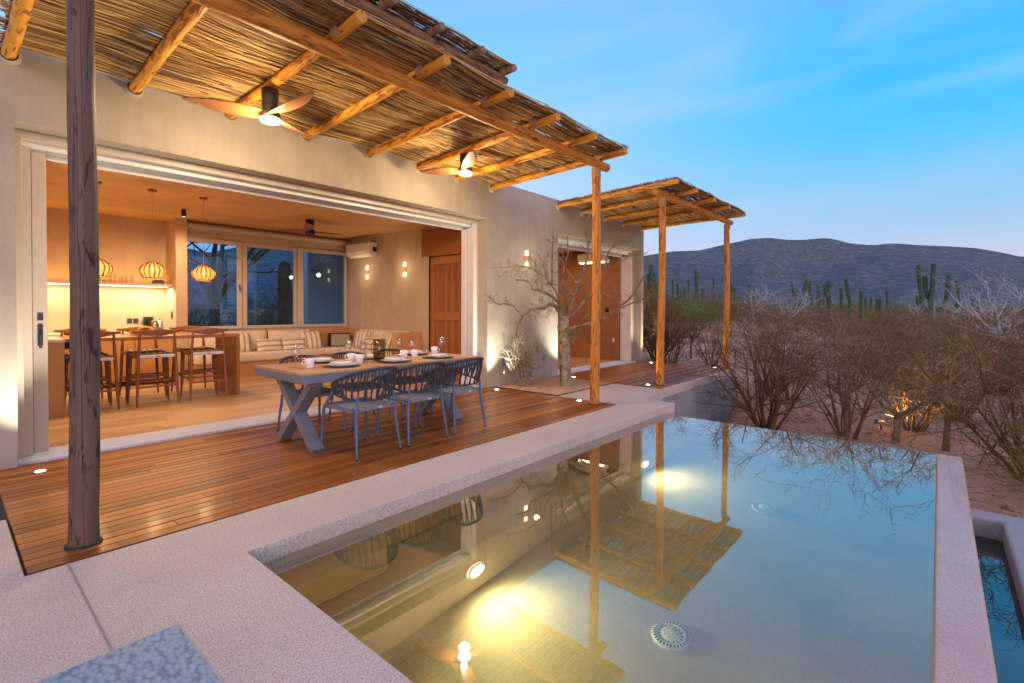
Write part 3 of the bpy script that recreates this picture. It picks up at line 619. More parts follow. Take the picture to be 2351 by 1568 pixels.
# ================================================================= deck lights (with their upward beams)
deckspots = [(.546, 5.60, 'beside the left door jamb', (.40, 5.84, 3.3), 200, (1, .88, .66), 60), (6.147, 5.63, 'at the right end of the big opening', (6.36, 5.86, 3.3), 230, (1, .88, .66), 60), (6.214, 4.03, 'at the foot of the middle orange post', (6.15, 3.77, 2.6), 26, (1, .55, .16), 48),
 (8.382, 3.97, 'at the near post of the far terrace', (8.48, 3.80, 2.6), 26, (1, .55, .16), 48), (8.34, 5.546, 'behind the bare tree trunk', (8.1, 5.86, 3.3), 230, (1, .88, .66), 60), (11.966, 5.586, 'by the far house corner', (12.0, 5.85, 3.3), 170, (1, .80, .5), 60), (11.982, 4.007, 'at the farthest orange post', (12.08, 3.80, 2.6), 26, (1, .55, .16), 48)]
for x, y, where, aim, e, c, ang in deckspots:
    t = thing('deck_light', 'small round recessed deck light ' + where, 'light', (x, y, .003), 0, 'recessed deck lights')
    b = MB(); b.lathe([(.046, 0), (.046, .004), (.034, .005)], (x, y, .003), 24); obj('ring', b, M['steel'], t)
    b = MB(); b.lathe([(.034, .0045), (.015, .006), (0, .006)], (x, y, .003), 20); obj('lens', b, M['deckl'], t)
    lamp('deck_light_beam', 'SPOT', (x, y, .03), e*1.0, c, .03, t, aim=aim, angle=ang+(30 if c[1] > .6 else 30), blend=1)
    if c[1] < .6: lamp('deck_light_flood', 'SPOT', (x+.02, y+.05, .03), 38, c, .03, t, aim=(x-.4, y+.9, 3.4), angle=120, blend=1)
# ================================================================= fans
def blade_mesh(L=.56, w=.13, twist=.35, rise=.04):
    b = MB()
    def f(u, v):
        x = .06+L*u; ww = w*(.55+.9*math.sin(math.pi*min(1, u*.9+.12)))*(1-.35*u**6); 
        if u > .93: ww *= max(.25, 1-((u-.93)/.07)**2*.6)
        y = (v-.5)*ww+.03*math.sin(u*2.2); t = twist*(1-u*.6); return Vector((x, y, (v-.5)*ww*math.sin(t)+rise*u*u))
    nu, nv = 18, 7
    top = [f(i/(nu-1), j/(nv-1)) for j in range(nv) for i in range(nu)]; bot = [q-Vector((0, 0, .010)) for q in top]
    n = nu*nv; fs = []
    for j in range(nv-1):
        for i in range(nu-1):
            a = j*nu+i; fs.append((a, a+1, a+nu+1, a+nu)); fs.append((n+a, n+a+nu, n+a+nu+1, n+a+1))
    rim = [i for i in range(nu)]+[j*nu+nu-1 for j in range(1, nv)]+[(nv-1)*nu+i for i in range(nu-2, -1, -1)]+[j*nu for j in range(nv-2, 0, -1)]
    for k in range(len(rim)): a, c = rim[k], rim[(k+1) % len(rim)]; fs.append((a, n+a, n+c, c))
    b.add(top+bot, fs, True); return b
def fan(label, x, y, ztop, zlamp, lit, angs, energy=0, bl=.56, group='ceiling fans'):
    t = thing('ceiling_fan', label, 'fan', (x, y, ztop), 0, group)
    h = ztop-zlamp
    b = MB(); b.lathe([(0, 0), (.075, 0), (.075, -.09*1), (.070, -.10), (.070, -(h-.10)), (.088, -(h-.08)), (.092, -(h-.05)), (.088, -(h-.035))], (0, 0, 0), 28); o = obj('housing', b, M['black'], t, local=True)
    b = MB(); b.lathe([(.085, -(h-.035)), (.085, -(h-.005)), (.075, -h), (0, -h-.004)], (0, 0, 0), 28); obj('lamp_lens' if lit else 'cap', b, M['lens'] if lit else M['black'], t, local=True)
    for a in angs:
        q = obj('blade', blade_mesh(bl), M['blade'], t, local=True); q.location = (0, 0, -(h-.075)); q.rotation_euler = (0, 0, rad(a))
    if lit:
        lamp('fan_lamp', 'POINT', (x, y, zlamp-.10), energy, (1, .74, .42), .07, t)
        lamp('fan_lamp_side', 'POINT', (x-.13, y-.13, zlamp+.02), energy*.2, (1, .66, .30), .04, t); lamp('fan_lamp_side', 'POINT', (x+.13, y+.10, zlamp+.02), energy*.2, (1, .66, .30), .04, t)
    return t
fan('lit three-blade fan with wooden blades above the near end of the dining deck', 2.08, 4.826, 3.425, 3.118, True, (152.6, 272.7, 30), 50, .645)
fan('lit three-blade fan with wooden blades above the far end of the dining deck', 4.66, 4.85, 3.43, 3.163, True, (107, 352, 230), 54, .65)
fan('unlit black fan with dark wooden blades on the living room ceiling', 4.51, 8.82, 2.99, 2.72, False, (118, 4, 236), 0, .62)
# ================================================================= lights indoors
def pendant(x, y, label, zt=3.0, zb=1.77):
    t = thing('pendant_lamp', label, 'pendant lamp', (x, y, zb), 0, 'woven pendant lamps over the bar')
    b = MB(); b.lathe([(0, zt-zb), (.055, zt-zb), (.055, zt-zb-.02), (.045, zt-zb-.03), (0, zt-zb-.03)], (0, 0, 0), 20); obj('canopy', b, M['stool'], t, local=True)
    b = MB(); b.tube([(0, 0, zt-zb-.03), (0, 0, .20)], .0025, 5); obj('cord', b, M['rope'], t, local=True)
    prof = [(.035, .225), (.055, .215), (.10, .185), (.135, .15), (.152, .115), (.150, .08), (.130, .04), (.105, .01), (.10, 0)]
    b = MB(); rib = MB()
    for k in range(15):
        a = 2*math.pi*k/15; rib.tube([((r+.002)*math.cos(a), (r+.002)*math.sin(a), z) for r, z in prof], .0075, 5)
    rib.lathe([(.100, -.004), (.105, 0), (.105, .008), (.100, .008)], (0, 0, 0), 30)
    sh = obj('lamp_shade', rib, M['black_brown'], t, local=True, fix=False)
    b.lathe(prof, (0, 0, 0), 40)
    obj('weave', b, M['weave'], sh, local=True, fix=False)
    b = MB(); b.lathe([(0, .175), (.008, .17), (.012, .14), (.022, .11), (.02, .09), (0, .075)], (0, 0, 0), 12); obj('light_bulb', b, M['bulb'], t, local=True)
    lamp('pendant_light', 'POINT', (x, y, zb-.05), 20, (1, .60, .28), .05, t); lamp('bulb_glow', 'POINT', (x, y, zb+.10), 1.5, (1, .50, .16), .02, t)
pendant(1.376, 8.33, 'woven globe pendant half hidden behind the near log post'); pendant(1.97, 8.30, 'woven globe pendant hanging in front of the kitchen shelf'); pendant(2.60, 8.30, 'woven globe pendant hanging in front of the rear window')
def ceilspot(x, y, z, label, e=30):
    t = thing('ceiling_spot', label, 'spotlight', (x, y, z), 0, 'black cylinder spots')
    b = MB(); b.lathe([(0, 0), (.036, 0), (.036, -.12), (.03, -.12)], (0, 0, 0), 20); obj('cylinder', b, M['black'], t, local=True)
    b = MB(); b.lathe([(.03, -.115), (0, -.114)], (0, 0, 0), 16); obj('lens', b, M['softlens'], t, local=True)
    lamp('ceiling_spot_light', 'SPOT', (x, y, z-.13), e, (1, .58, .28), .03, t, aim=(x+.02, y+.2, 0), angle=172, blend=.6)
ceilspot(2.70, 9.55, 2.998, 'black cylinder spotlight on the ceiling by the column', 125); ceilspot(.62, 8.6, 2.998, 'black cylinder spotlight peeking out beside the sliding leaf', 110)
def sconce(label, M4, parentless=True, e=1.6, c=(1, .72, .38), name='wall_light'):
    """recessed slot light: two square openings one above the other; local x out of the wall"""
    t = thing(name, label, 'wall light', M4.translation, 0, 'square slot wall lights'); off = M4.copy(); off.translation = (0, 0, 0)
    b = MB(); b.box(-.001, .012, -.055, .055, -.155, .155, off); obj('plate', b, M['cab'] if name == 'wall_light' else M['cab'], t, local=True, bevel=.003)
    for s_ in (1, -1):
        b = MB(); b.box(.0125, .016, -.048, .048, s_*.105-.045, s_*.105+.045, off); obj('lens', b, M['lens_s'], t, local=True)
    lamp('wall_light_glow', 'POINT', M4.translation + (off @ Vector((.28, 0, 0))), e, c, .05, t)
inw = lambda y, z: Matrix.Translation((6.42, y, z)) @ Matrix.Rotation(rad(180), 4, 'Z')
sconce('square slot wall light near the air conditioner', inw(9.87, 2.19), e=4); sconce('square slot wall light between air conditioner and timber door', inw(8.49, 2.19), e=3)
sconce('square slot wall light on the outside wall above the bare tree', Matrix.Translation((7.25, 5.9, 2.31)) @ Matrix.Rotation(rad(-90), 4, 'Z'), e=3)
def aircon(label, x, y0, y1, z0, z1, light):
    t = thing('air_conditioner', label, 'air conditioner', (x, (y0+y1)/2, z0), 0, 'wall air conditioners')
    prof = [(x, z0+.06), (x, z1), (x-.20, z1), (x-.225, z1-.03), (x-.225, z0+.12), (x-.20, z0+.04), (x-.14, z0), (x-.04, z0)]
    b = MB(); n = len(prof); b.add([(p[0], y0, p[1]) for p in prof]+[(p[0], y1, p[1]) for p in prof], [tuple(range(n))[::-1], tuple(range(n, 2*n))]+[(i, (i+1) % n, n+(i+1) % n, n+i) for i in range(n)])
    obj('body', b, M['white'], t, bevel=.012, seg=3)
    b = MB(); b.add([(x-.201, y0+.05, z0+.036), (x-.201, y1-.05, z0+.036), (x-.146, y1-.05, z0-.004), (x-.146, y0+.05, z0-.004)], [(0, 1, 2, 3)]); obj('air_flap', b, M['lens_s'] if light else M['white'], t)  # far unit's flap is emissive, standing in for light on its lower edge
    b = MB(); b.box(x-.12, x-.02, y0-.012, y0-.001, z0+.10, z0+.20); obj('side_grille', b, M['dark'], t)
aircon('white air conditioner high on the living room wall', 6.418, 9.50, 10.42, 2.53, 2.84, False); aircon('white air conditioner high on the far room wall', 11.838, 6.72, 7.62, 2.62, 2.90, True)
# ================================================================= dining table and chairs
t = thing('dining_table', 'long outdoor table with plank top on grey crossed metal legs', 'table', (3.36, 4.92, 0))
b = MB(); y = 4.405
for i in range(9):
    x = 2.185
    for xe in ((3.3, 4.535) if i % 2 else (2.9, 3.9, 4.535)):
        b.cur = rng.random(); b.box(x, xe-.002, y, y+.1135, .735, .755); x = xe
    y += .1165
obj('tabletop', b, M['table'], t, bevel=.002)
b = MB(); b.box(2.18, 4.54, 4.40, 4.46, .655, .7345); b.box(2.18, 4.54, 5.40, 5.46, .655, .7345); b.box(2.18, 2.24, 4.461, 5.399, .655, .7345); b.box(4.48, 4.54, 4.461, 5.399, .655, .7345); b.box(2.245, 4.475, 4.465, 5.395, .715, .733)
obj('apron', b, M['table_metal'], t, bevel=.004)
for x in (2.34, 4.16):
    for s_ in (1, -1):
        b = MB(); yc = 4.80; b.bar((x+s_*.002, yc-s_*.36, 0), (x+s_*.002, yc+s_*.36+.02, .658), .12-.004*(s_ > 0), .075); obj('leg', b, M['table_metal'], t, bevel=.004)
def dining_chair(label):
    t = thing('dining_chair', label, 'chair', (0, 0, 0), 0, 'rope back chairs round the dining table')
    ch, rp = M['chair_metal'], M['chair_rope']
    # seat frame, front (+y) towards the table
    fr = MB(); P = [(-.225, -.21), (-.235, .20), (-.20, .235), (.20, .235), (.235, .20), (.225, -.21)]
    loop = P+[P[0]]; fr.tube([(x, y, .425) for x, y in loop], .013, 8); obj('seat_frame', fr, ch, t, local=True)
    st = MB(); n = 15
    for i in range(n):
        x = -.215+.43*(i+.5)/n; pts = []
        for k in range(17):
            v = k/16; y = -.215+.455*v; z = .443-.016*math.sin(math.pi*v)*(1-abs(x)/.3)+.0026*(1 if (k+i) % 2 else -1); pts.append((x, y, z))
        w_ = .0125
        st.add([(p[0]-w_, p[1], p[2]) for p in pts]+[(p[0]+w_, p[1], p[2]) for p in pts]+[(p[0]-w_, p[1], p[2]-.003) for p in pts]+[(p[0]+w_, p[1], p[2]-.003) for p in pts],
               [(k, k+1, 17+k+1, 17+k) for k in range(16)]+[(34+k, 51+k, 51+k+1, 34+k+1) for k in range(16)]+[(k, 34+k, 35+k, k+1) for k in range(16)]+[(17+k, 18+k, 52+k, 51+k) for k in range(16)])
        for yy, s_ in ((-.222, -1), (.243, 1)): st.box(x-w_, x+w_, yy-.004, yy+.004, .412, .445)
    for k in range(16):
        y = -.215+.455*(k+.5)/16; P = []
        for i in range(n+1):
            x = -.225+.45*i/n; P.append((x, y, .443-.016*math.sin(math.pi*(k+.5)/16)*(1-abs(x)/.3)+.0026*(-1 if (k+i) % 2 else 1)-.001))
        w_ = .012; m_ = n+1
        st.add([(p[0], p[1]-w_, p[2]) for p in P]+[(p[0], p[1]+w_, p[2]) for p in P], [(i, i+1, m_+i+1, m_+i) for i in range(n)])
        for xx in (-.240, .240): st.box(xx-.004, xx+.004, y-w_, y+w_, .414, .444)
    obj('seat', st, M['chair_seat'], t, local=True, fix=False)
    # hoops
    def hoop(th, top):
        s_, c = math.sin(th), math.cos(th); e = .85
        x = .285*math.copysign(abs(s_)**e, s_); y = -.06-.255*c if c > 0 else -.06-.27*c
        return Vector((x, y, 0))
    TH = rad(142)
    tp, bt = [], []
    for k in range(41):
        th = -TH+2*TH*k/40; p = hoop(th, 1); g = max(0, math.cos(th*.62))
        zt = .625+.18*g**1.3-(.02 if abs(th) > 2.2 else 0); zb = .60-.085*g; tp.append(Vector((p.x, p.y-.045*g, zt))); bt.append(Vector((p.x*.93, p.y+.02*g, zb)))
    b = MB(); b.tube(tp, .0155, 8); b.tube(bt, .010, 8); b.tube([tp[0], bt[0]], .012, 6); b.tube([tp[-1], bt[-1]], .012, 6)
    back = obj('back_frame', b, rp, t, local=True)
    b = MB(); N = 44
    for k in range(1, N):
        u = k/N*40; i = int(u); f = u-i; pt = tp[i].lerp(tp[min(40, i+1)], f); j = max(0, min(40, u+(.6 if k % 2 else -.6))); i2 = int(j); pb = bt[i2].lerp(bt[min(40, i2+1)], j-i2)
        if (pt-pb).length < .03: continue
        mid = (pt+pb)/2; out_ = Vector((mid.x, mid.y+.06, 0)).normalized()*.012; b.tube([pt, mid+out_, pb], .0105, 5, caps=False, flat=.45)
    obj('backrest', b, rp, t, local=True, fix=False)
    for s_ in (-1, 1):
        b = MB(); pb = Vector((s_*.20, -.245, .56)); b.tube([(s_*.245, -.30, .008), (s_*.222, -.255, .30), pb], [.0115, .0155, .012], 8); obj('leg', b, ch, t, local=True)
        b = MB(); q = bt[0] if s_ < 0 else bt[-1]; b.tube([(s_*.245, .27, .008), (s_*.240, .235, .40), (q.x, q.y, q.z)], [.0115, .0155, .013], 8); obj('leg', b, ch, t, local=True)
        for yy in (-.30, .27): b = MB(); b.lathe([(0, 0), (.012, 0), (.012, .012)], (s_*.245, yy, 0), 10); obj('foot_cap', b, M['black'], t, local=True)
    b = MB(); b.box(.04, .09, -.229, -.2265, .417, .438); obj('seat_tag', b, M['tagm'], t, local=True)
    return t
c1 = dining_chair('rope back chair nearest the camera on the pool side of the table'); c1.location = (2.655, 4.215, .003); c1.rotation_euler = (0, 0, rad(3))
dup(c1, (3.265, 4.215, .003), rad(-2), 'rope back chair in the middle of the pool side of the table')
dup(c1, (3.86, 4.235, .003), rad(2), 'rope back chair at the far end of the pool side of the table')
dup(c1, (2.69, 5.22, .003), rad(180), 'rope back chair tucked under the house side of the table, nearest the bar')
dup(c1, (3.30, 5.24, .003), rad(178), 'rope back chair in the middle of the house side of the table')
dup(c1, (3.95, 5.25, .003), rad(182), 'rope back chair at the far end of the house side of the table')
# ---- place settings
TZ = .7555
def plate_set(x, y, where, rz):
    o = solo('placemat', (lambda b: (b.lathe([(0, 0), (.19, 0), (.19, .004), (0, .004)], (x, y, TZ), 36), b)[1])(MB()), M['mat'], 'round dark woven placemat '+where, 'placemat', 'placemats on the dining table')
    b = MB(); b.lathe([(0, .002), (.085, 0), (.12, .008), (.150, .019), (.152, .022), (.120, .012), (.085, .006), (0, .006)], (x, y, TZ+.0045), 40)
    solo('dinner_plate', b, M['ceramic'], 'large white plate under the small one '+where, 'plate', 'large dinner plates')
    b = MB(); b.lathe([(0, .002), (.07, 0), (.095, .010), (.118, .028), (.120, .031), (.094, .016), (.07, .007), (0, .006)], (x, y, TZ+.018), 40)
    solo('soup_plate', b, M['ceramic'], 'smaller white plate stacked on top '+where, 'plate', 'smaller plates stacked on the dinner plates')
    c, s_ = math.cos(rz), math.sin(rz)
    for dx, k in ((-.175, 'fork'), (.172, 'knife')):
        b = MB(); f = lambda u, v, z=.007: (x+c*u-s_*v, y+s_*u+c*v, TZ+z)
        if k == 'fork':
            b.tube([f(dx, -.09), f(dx, .03, .012)], [.004, .003], 6, flat=.4)
            for q in (-.007, 0, .007): b.tube([f(dx, .03, .012), f(dx+q, .05), f(dx+q, .09, .010)], .0016, 4)
        else: b.tube([f(dx, -.10), f(dx, -.01), f(dx, .0), f(dx+.003, .10)], [.006, .005, .008, .003], 6, flat=.3)
        solo(k, b, M['steel'], 'steel '+k+' beside the plates '+where, k, 'cutlery on the dining table')
sets = [(2.745, 4.70, 'at the near left seat'), (3.375, 4.66, 'at the middle pool side seat'), (4.03, 4.67, 'at the far pool side seat')]
for x, y, w in sets: plate_set(x, y, w, 0)
for x, y, w in [(2.80, 5.22, 'at the house side seat nearest the bar'), (3.38, 5.20, 'at the middle house side seat'), (4.10, 5.24, 'at the far house side seat')]: plate_set(x, y, w, math.pi)
def mug(x, y, a, where):
    b = MB(); b.lathe([(0, 0), (.034, 0), (.038, .006), (.042, .05), (.043, .095), (.041, .096), (.038, .05), (.033, .01), (0, .008)], (x, y, TZ), 26)
    o = thing('mug', 'white mug '+where, 'mug', (x, y, TZ), 0, 'white mugs'); obj('cup', b, M['ceramic'], o)
    b = MB(); c, s_ = math.cos(a), math.sin(a); b.tube([(x+c*r, y+s_*r, TZ+z) for r, z in ((.038, .078), (.060, .078), (.070, .055), (.060, .030), (.038, .024))], .005, 7); obj('handle', b, M['ceramic'], o)
for x, y, a, w in ((2.45, 4.80, 2.6, 'on the near table corner'), (3.05, 5.02, 2.4, 'left of the green jug'), (3.04, 4.84, .4, 'in front of the other mug left of the jug'), (3.74, 4.97, .3, 'right of the green jug'), (3.86, 4.92, .6, 'close beside the mug right of the jug'), (4.35, 5.12, -.5, 'at the far table end')): mug(x, y, a, w)
def wine(x, y, where):
    b = MB(); b.lathe([(0, .002), (.034, .001), (.034, .003), (.006, .008), (.0038, .02), (.0038, .085), (.008, .095), (.030, .115), (.043, .145), (.043, .16), (.033, .225), (.0322, .225), (.0418, .16), (.0415, .146), (.029, .118), (0, .100)], (x, y, TZ), 24)
    solo('wine_glass', b, M['glass'], 'stemmed wine glass '+where, 'wine glass', 'wine glasses')
def tumbler(x, y, where):
    b = MB(); b.lathe([(0, 0), (.030, 0), (.036, .09), (.035, .09), (.029, .008), (0, .008)], (x, y, TZ), 22)
    solo('water_glass', b, M['glass'], 'short water glass '+where, 'glass', 'water glasses')
for x, y, w in ((2.375, 4.95, 'on the near table corner behind the mug'), (3.18, 5.28, 'left of the jug towards the house'), (3.22, 5.05, 'just left of the jug'), (3.95, 5.36, 'right of the jug towards the house'), (3.90, 5.02, 'right of the jug between the plates'), (4.42, 5.06, 'at the far table end')): wine(x, y, w)
for x, y, w in ((2.56, 5.06, 'behind the near corner mug'), (3.15, 4.93, 'beside the pair of mugs left of the jug'), (3.13, 5.14, 'between the two wine glasses left of the jug'), (3.84, 5.16, 'between the two wine glasses right of the jug'), (4.30, 5.22, 'beside the mug at the far end')): tumbler(x, y, w)
t = thing('jug', 'tall green glass jug with water on the dining table', 'jug', (3.31, 4.86, TZ))
b = MB(); b.lathe([(0, 0), (.060, 0), (.066, .01), (.069, .12), (.071, .255), (.068, .255), (.066, .12), (.062, .014), (0, .012)], (0, 0, 0), 28)
obj('vessel', b, M['greenglass'], t, local=True); b = MB(); b.lathe([(0, .014), (.061, .015), (.0645, .10), (0, .10)], (0, 0, 0), 28); obj('water', b, pane('jug_water', 1.33, (.85, .72, .35)), t, local=True)
b = MB(); b.tube([(-.068, 0, .22), (-.105, 0, .20), (-.11, 0, .13), (-.068, 0, .08)], .007, 7); obj('handle', b, M['greenglass'], t, local=True)
# ================================================================= bar, stools, kitchen
t = thing('kitchen_bar', 'timber breakfast bar with a waterfall end joined to a pale cabinet', 'bar counter', (2.0, 8.7, 0))
b = MB()
for i, (y0, y1) in enumerate(((8.24, 8.46), (8.463, 8.69), (8.693, 8.92), (8.923, 9.14))): b.cur = .35+.5*rng.random(); b.box(1.04, 3.075, y0, y1, .92, .966)
obj('bar_top', b, M['bar'], t, bevel=.003)
b = MB(); b.cur = .5; b.box(3.03, 3.0745, 8.241, 9.139, .012, .9195); obj('end_panel', b, boards('bar_end_wood', (.20, .07, .02), (.40, .17, .06), .3, 2, .3), t)
b = MB(); b.box(-1.44, 1.035, 8.25, 9.14, .012, .925); obj('cabinet', b, M['cab'], t); b = MB(); b.box(-1.44, 1.039, 8.235, 9.145, .926, .966); obj('counter_top', b, M['stone'], t, bevel=.004)
b = MB(); b.box(1.05, 1.30, 8.9, 9.1, .80, .915); obj('bracket', b, M['black'], t)
t = thing('kitchen_counter', 'orange timber base cabinets with a pale top along the kitchen wall', 'counter', (1.0, 10.8, 0))
b = MB(); b.box(-1.44, 2.838, 10.52, 11.098, .10, .90); obj('carcass', b, M['cab'], t)
for i in range(7):
    b = MB(); b.cur = rng.random(); x0 = -1.43+i*.61; b.box(x0+.004, x0+.600, 10.50, 10.519, .115, .885); obj('cabinet_door', b, M['cab'], t, bevel=.002)
b = MB(); b.box(-1.44, 2.838, 10.49, 11.099, .901, .94); obj('counter_top', b, M['stone'], t, bevel=.004)
def bar_stool(label):
    t = thing('bar_stool', label, 'bar stool', (0, 0, 0), 0, 'wooden bar stools'); w = M['stool']
    # camera side is -y: tall legs carry the curved back
    for s_ in (-1, 1):
        b = MB(); b.tube([(s_*.245, -.235, 0), (s_*.232, -.215, .25), (s_*.215, -.195, .70), (s_*.205, -.205, .86), (s_*.20, -.215, 1.0)], [.012, .019, .021, .017, .013], 10); obj('leg', b, w, t, local=True)
        b = MB(); b.tube([(s_*.245, .225, 0), (s_*.232, .205, .25), (s_*.215, .185, .70)], [.012, .019, .022], 10); obj('leg', b, w, t, local=True)
        b = MB(); b.bar((s_*.228, -.205, .32), (s_*.228, .20, .32), .014, .026); obj('footrest', b, w, t, local=True, bevel=.004)
        b = MB(); b.bar((s_*.215, -.20, .675), (s_*.215, .19, .675), .028, .045); obj('seat_rail', b, w, t, local=True, bevel=.006)
    for y, z in ((-.205, .26), (.20, .36), (0, .31)):
        b = MB(); b.bar((-.232, y, z), (.232, y, z), .014, .024); obj('footrest', b, w, t, local=True, bevel=.004)
    for y in (-.195, .185): b = MB(); b.bar((-.21, y, .68), (.21, y, .68), .024, .04); obj('seat_rail', b, w, t, local=True, bevel=.005)
    def crest(u, v):
        x = -.285+.57*u; k = math.sin(math.pi*u); y = -.175-.075*k; hgt = .016+.034*k**2; return Vector((x, y, 1.0+.008*k+ (v-.5)*2*hgt+.02*(1-k)))
    b = MB(); A = [crest(i/24, j/4) for j in range(5) for i in range(25)]; B = [q+Vector((0, .026, 0)) for q in A]; n = 125; fs = []
    for j in range(4):
        for i in range(24): a = j*25+i; fs += [(a, a+1, a+26, a+25), (n+a, n+a+25, n+a+26, n+a+1)]
    rim = list(range(25))+[j*25+24 for j in range(1, 5)]+[4*25+i for i in range(23, -1, -1)]+[j*25 for j in range(3, 0, -1)]
    for k in range(len(rim)): a, c = rim[k], rim[(k+1) % len(rim)]; fs.append((a, n+a, n+c, c))
    b.add(A+B, fs, True); obj('crest_rail', b, w, t, local=True)
    b = MB()
    def seat(u, v): x = -.20+.40*u; y = -.185+.36*v; return Vector((x, y, .70+.012*abs(2*u-1)**2-.006*math.sin(math.pi*v)))
    for j in range(26):
        b.cur = .2+.6*(j % 2); P = [seat(i/10, (j+.5)/26)+Vector((0, 0, .003*(1 if (i+j) % 2 else -1))) for i in range(11)]; b.tube(P, .0085, 5, flat=.5)
    obj('seat', b, M['reed'], t, local=True, fix=False)
    b = MB(); b.box(-.205, .205, -.214, -.17, .655, .70); obj('seat_pad', b, M['seatpad'], t, local=True, bevel=.012, seg=3)
    b = MB(); b.box(-.02, .03, -.2165, -.2145, .672, .682); obj('pad_tag', b, M['dark'], t, local=True)
    return t
s1 = bar_stool('wooden bar stool half hidden behind the near log post'); s1.location = (1.315, 8.42, .012)
dup(s1, (1.99, 8.41, .012), rad(1), 'wooden bar stool in the middle of the front row at the bar'); dup(s1, (2.635, 8.43, .012), rad(-1), 'wooden bar stool at the waterfall end of the bar, front row')
dup(s1, (1.35, 9.17, .012), rad(180), 'wooden bar stool behind the bar, leftmost of the back row'); dup(s1, (2.04, 9.17, .012), rad(179), 'wooden bar stool behind the bar below the fruit bowl'); dup(s1, (2.72, 9.17, .012), rad(181), 'wooden bar stool behind the bar at its right end')
# fruit tray
t = thing('fruit_tray', 'wooden tray on the bar below the pineapple', 'tray', (1.98, 8.60, .966))
b = MB(); b.box(-.18, .18, -.12, .12, 0, .012); b.box(-.19, -.181, -.12, .12, 0, .07); b.box(.181, .19, -.12, .12, 0, .07); b.box(-.19, .19, -.13, -.121, 0, .07); b.box(-.19, .19, .121, .13, 0, .07); obj('tray_box', b, M['bar'], t, local=True)
b = MB()
for k in range(4):
    P = []
    for i in range(9): a = -1.1+2.2*i/8; P.append((1.93+.02*k+.10*math.sin(a), 8.60+.03*k-.05, .985+.10*math.cos(a)-.02*k*.3))
    b.tube(P, [.006, .014, .019, .021, .021, .020, .017, .012, .005], 8)
solo('bananas', b, simple('banana_skin', (.60, .26, .03), .5), 'bunch of ripe bananas lying in the tray on the bar', 'bananas')
t = thing('pineapple', 'pineapple with spiky green crown standing in the tray on the bar', 'pineapple', (1.98, 8.66, .978))
b = MB(); b.lathe([(0, 0), (.035, .002), (.055, .03), (.058, .07), (.045, .115), (.02, .13), (0, .13)], (0, 0, 0), 18); obj('fruit', b, simple('pineapple_skin', (.34, .17, .04), .7, 0, .4, 50, .3, .8), t, local=True)
b = MB()
for k in range(34):
    a = k*2.4; e = .25+1.0*(k/34); L = .15+.04*math.sin(k); d = Vector((math.cos(a)*math.cos(e), math.sin(a)*math.cos(e), math.sin(e))); p0 = Vector((0, 0, .12))
    b.tube([p0, p0+d*L*.5, p0+d*L+Vector((0, 0, -.01*(1-k/34)*3))], [.008, .010, .001], 5, flat=.3)
obj('crown', b, simple('pineapple_leaf', (.035, .075, .03), .5), t, local=True)
for i, (x, z) in enumerate(((2.275, 1.125), (2.37, 1.125))):
    b = MB(); b.box(x-.038, x+.038, 11.088, 11.099, z-.045, z+.045); solo('wall_socket', b, M['dark'], ('left' if i == 0 else 'right')+' one of two black sockets above the counter behind the pineapple', 'socket', 'black sockets')
b = MB(); b.box(2.829, 2.839, 10.70, 10.77, 1.17, 1.30); b.box(2.826, 2.829, 10.715, 10.755, 1.19, 1.23); b.box(2.826, 2.829, 10.715, 10.755, 1.24, 1.28); solo('wall_socket', b, M['black'], 'tall black socket on the side of the column', 'socket')
t = thing('kettle', 'steel kettle with black handle in the kitchen corner', 'kettle', (2.66, 10.8, .94))
b = MB(); b.lathe([(0, 0), (.065, 0), (.068, .02), (.055, .15), (.045, .19), (.015, .20), (0, .20)], (0, 0, 0), 24); obj('body', b, M['steel'], t, local=True)
b = MB(); b.tube([(-.045, 0, .18), (-.10, 0, .17), (-.105, 0, .08), (-.06, 0, .04)], .009, 7); b.lathe([(0, .2), (.012, .2), (.012, .22), (0, .222)], (0, 0, 0), 10); obj('handle', b, M['black'], t, local=True)
t = thing('coffee_maker', 'small black coffee maker beside the kettle', 'coffee maker', (2.50, 10.85, .94))
b = MB(); b.box(-.06, .06, -.08, .08, 0, .03); b.box(-.06, .06, .03, .08, .03, .22); b.box(-.06, .06, -.08, .08, .20, .26); obj('body', b, M['black'], t, local=True, bevel=.008)
b = MB(); b.lathe([(0, .035), (.035, .035), (.04, .10), (.03, .15), (0, .15)], (0, -.03, 0), 16); obj('pot', b, M['dark'], t, local=True)
for k in range(9):
    x = 1.66+.075*k; b = MB(); h = .10+.02*(k % 3); b.lathe([(0, 0), (.026, 0), (.031, h), (.030, h), (.025, .006), (0, .006)], (x, 10.85+.04*(k % 2), 1.801), 14)
    solo('shelf_glass', b, M['glass'], ('clear drinking glass, '+['leftmost', 'second', 'third', 'fourth', 'middle', 'sixth', 'seventh', 'eighth', 'rightmost'][k]+' from the left in the row on the kitchen shelf').replace('leftmost from the left in', 'leftmost in').replace('rightmost from the left in', 'rightmost in').replace('middle from the left in', 'middle one in'), 'glass', 'glasses on the kitchen shelf')
b = MB(); b.box(2.58, 2.74, 10.80, 10.95, 1.801, 1.86); b.box(2.60, 2.72, 10.82, 10.93, 1.861, 1.875); solo('storage_box', b, M['dark'], 'small dark box at the right end of the kitchen shelf', 'box')
b = MB(); b.lathe([(0, 0), (.03, 0), (.032, .11), (.02, .12), (0, .12)], (1.07, 10.75, .94), 14); b.tube([(1.07, 10.75, 1.06), (1.07, 10.75, 1.09), (1.07, 10.71, 1.09)], .005, 6); solo('soap_bottle', b, M['dark'], 'small dark pump bottle on the kitchen counter beside the sliding leaf', 'bottle')
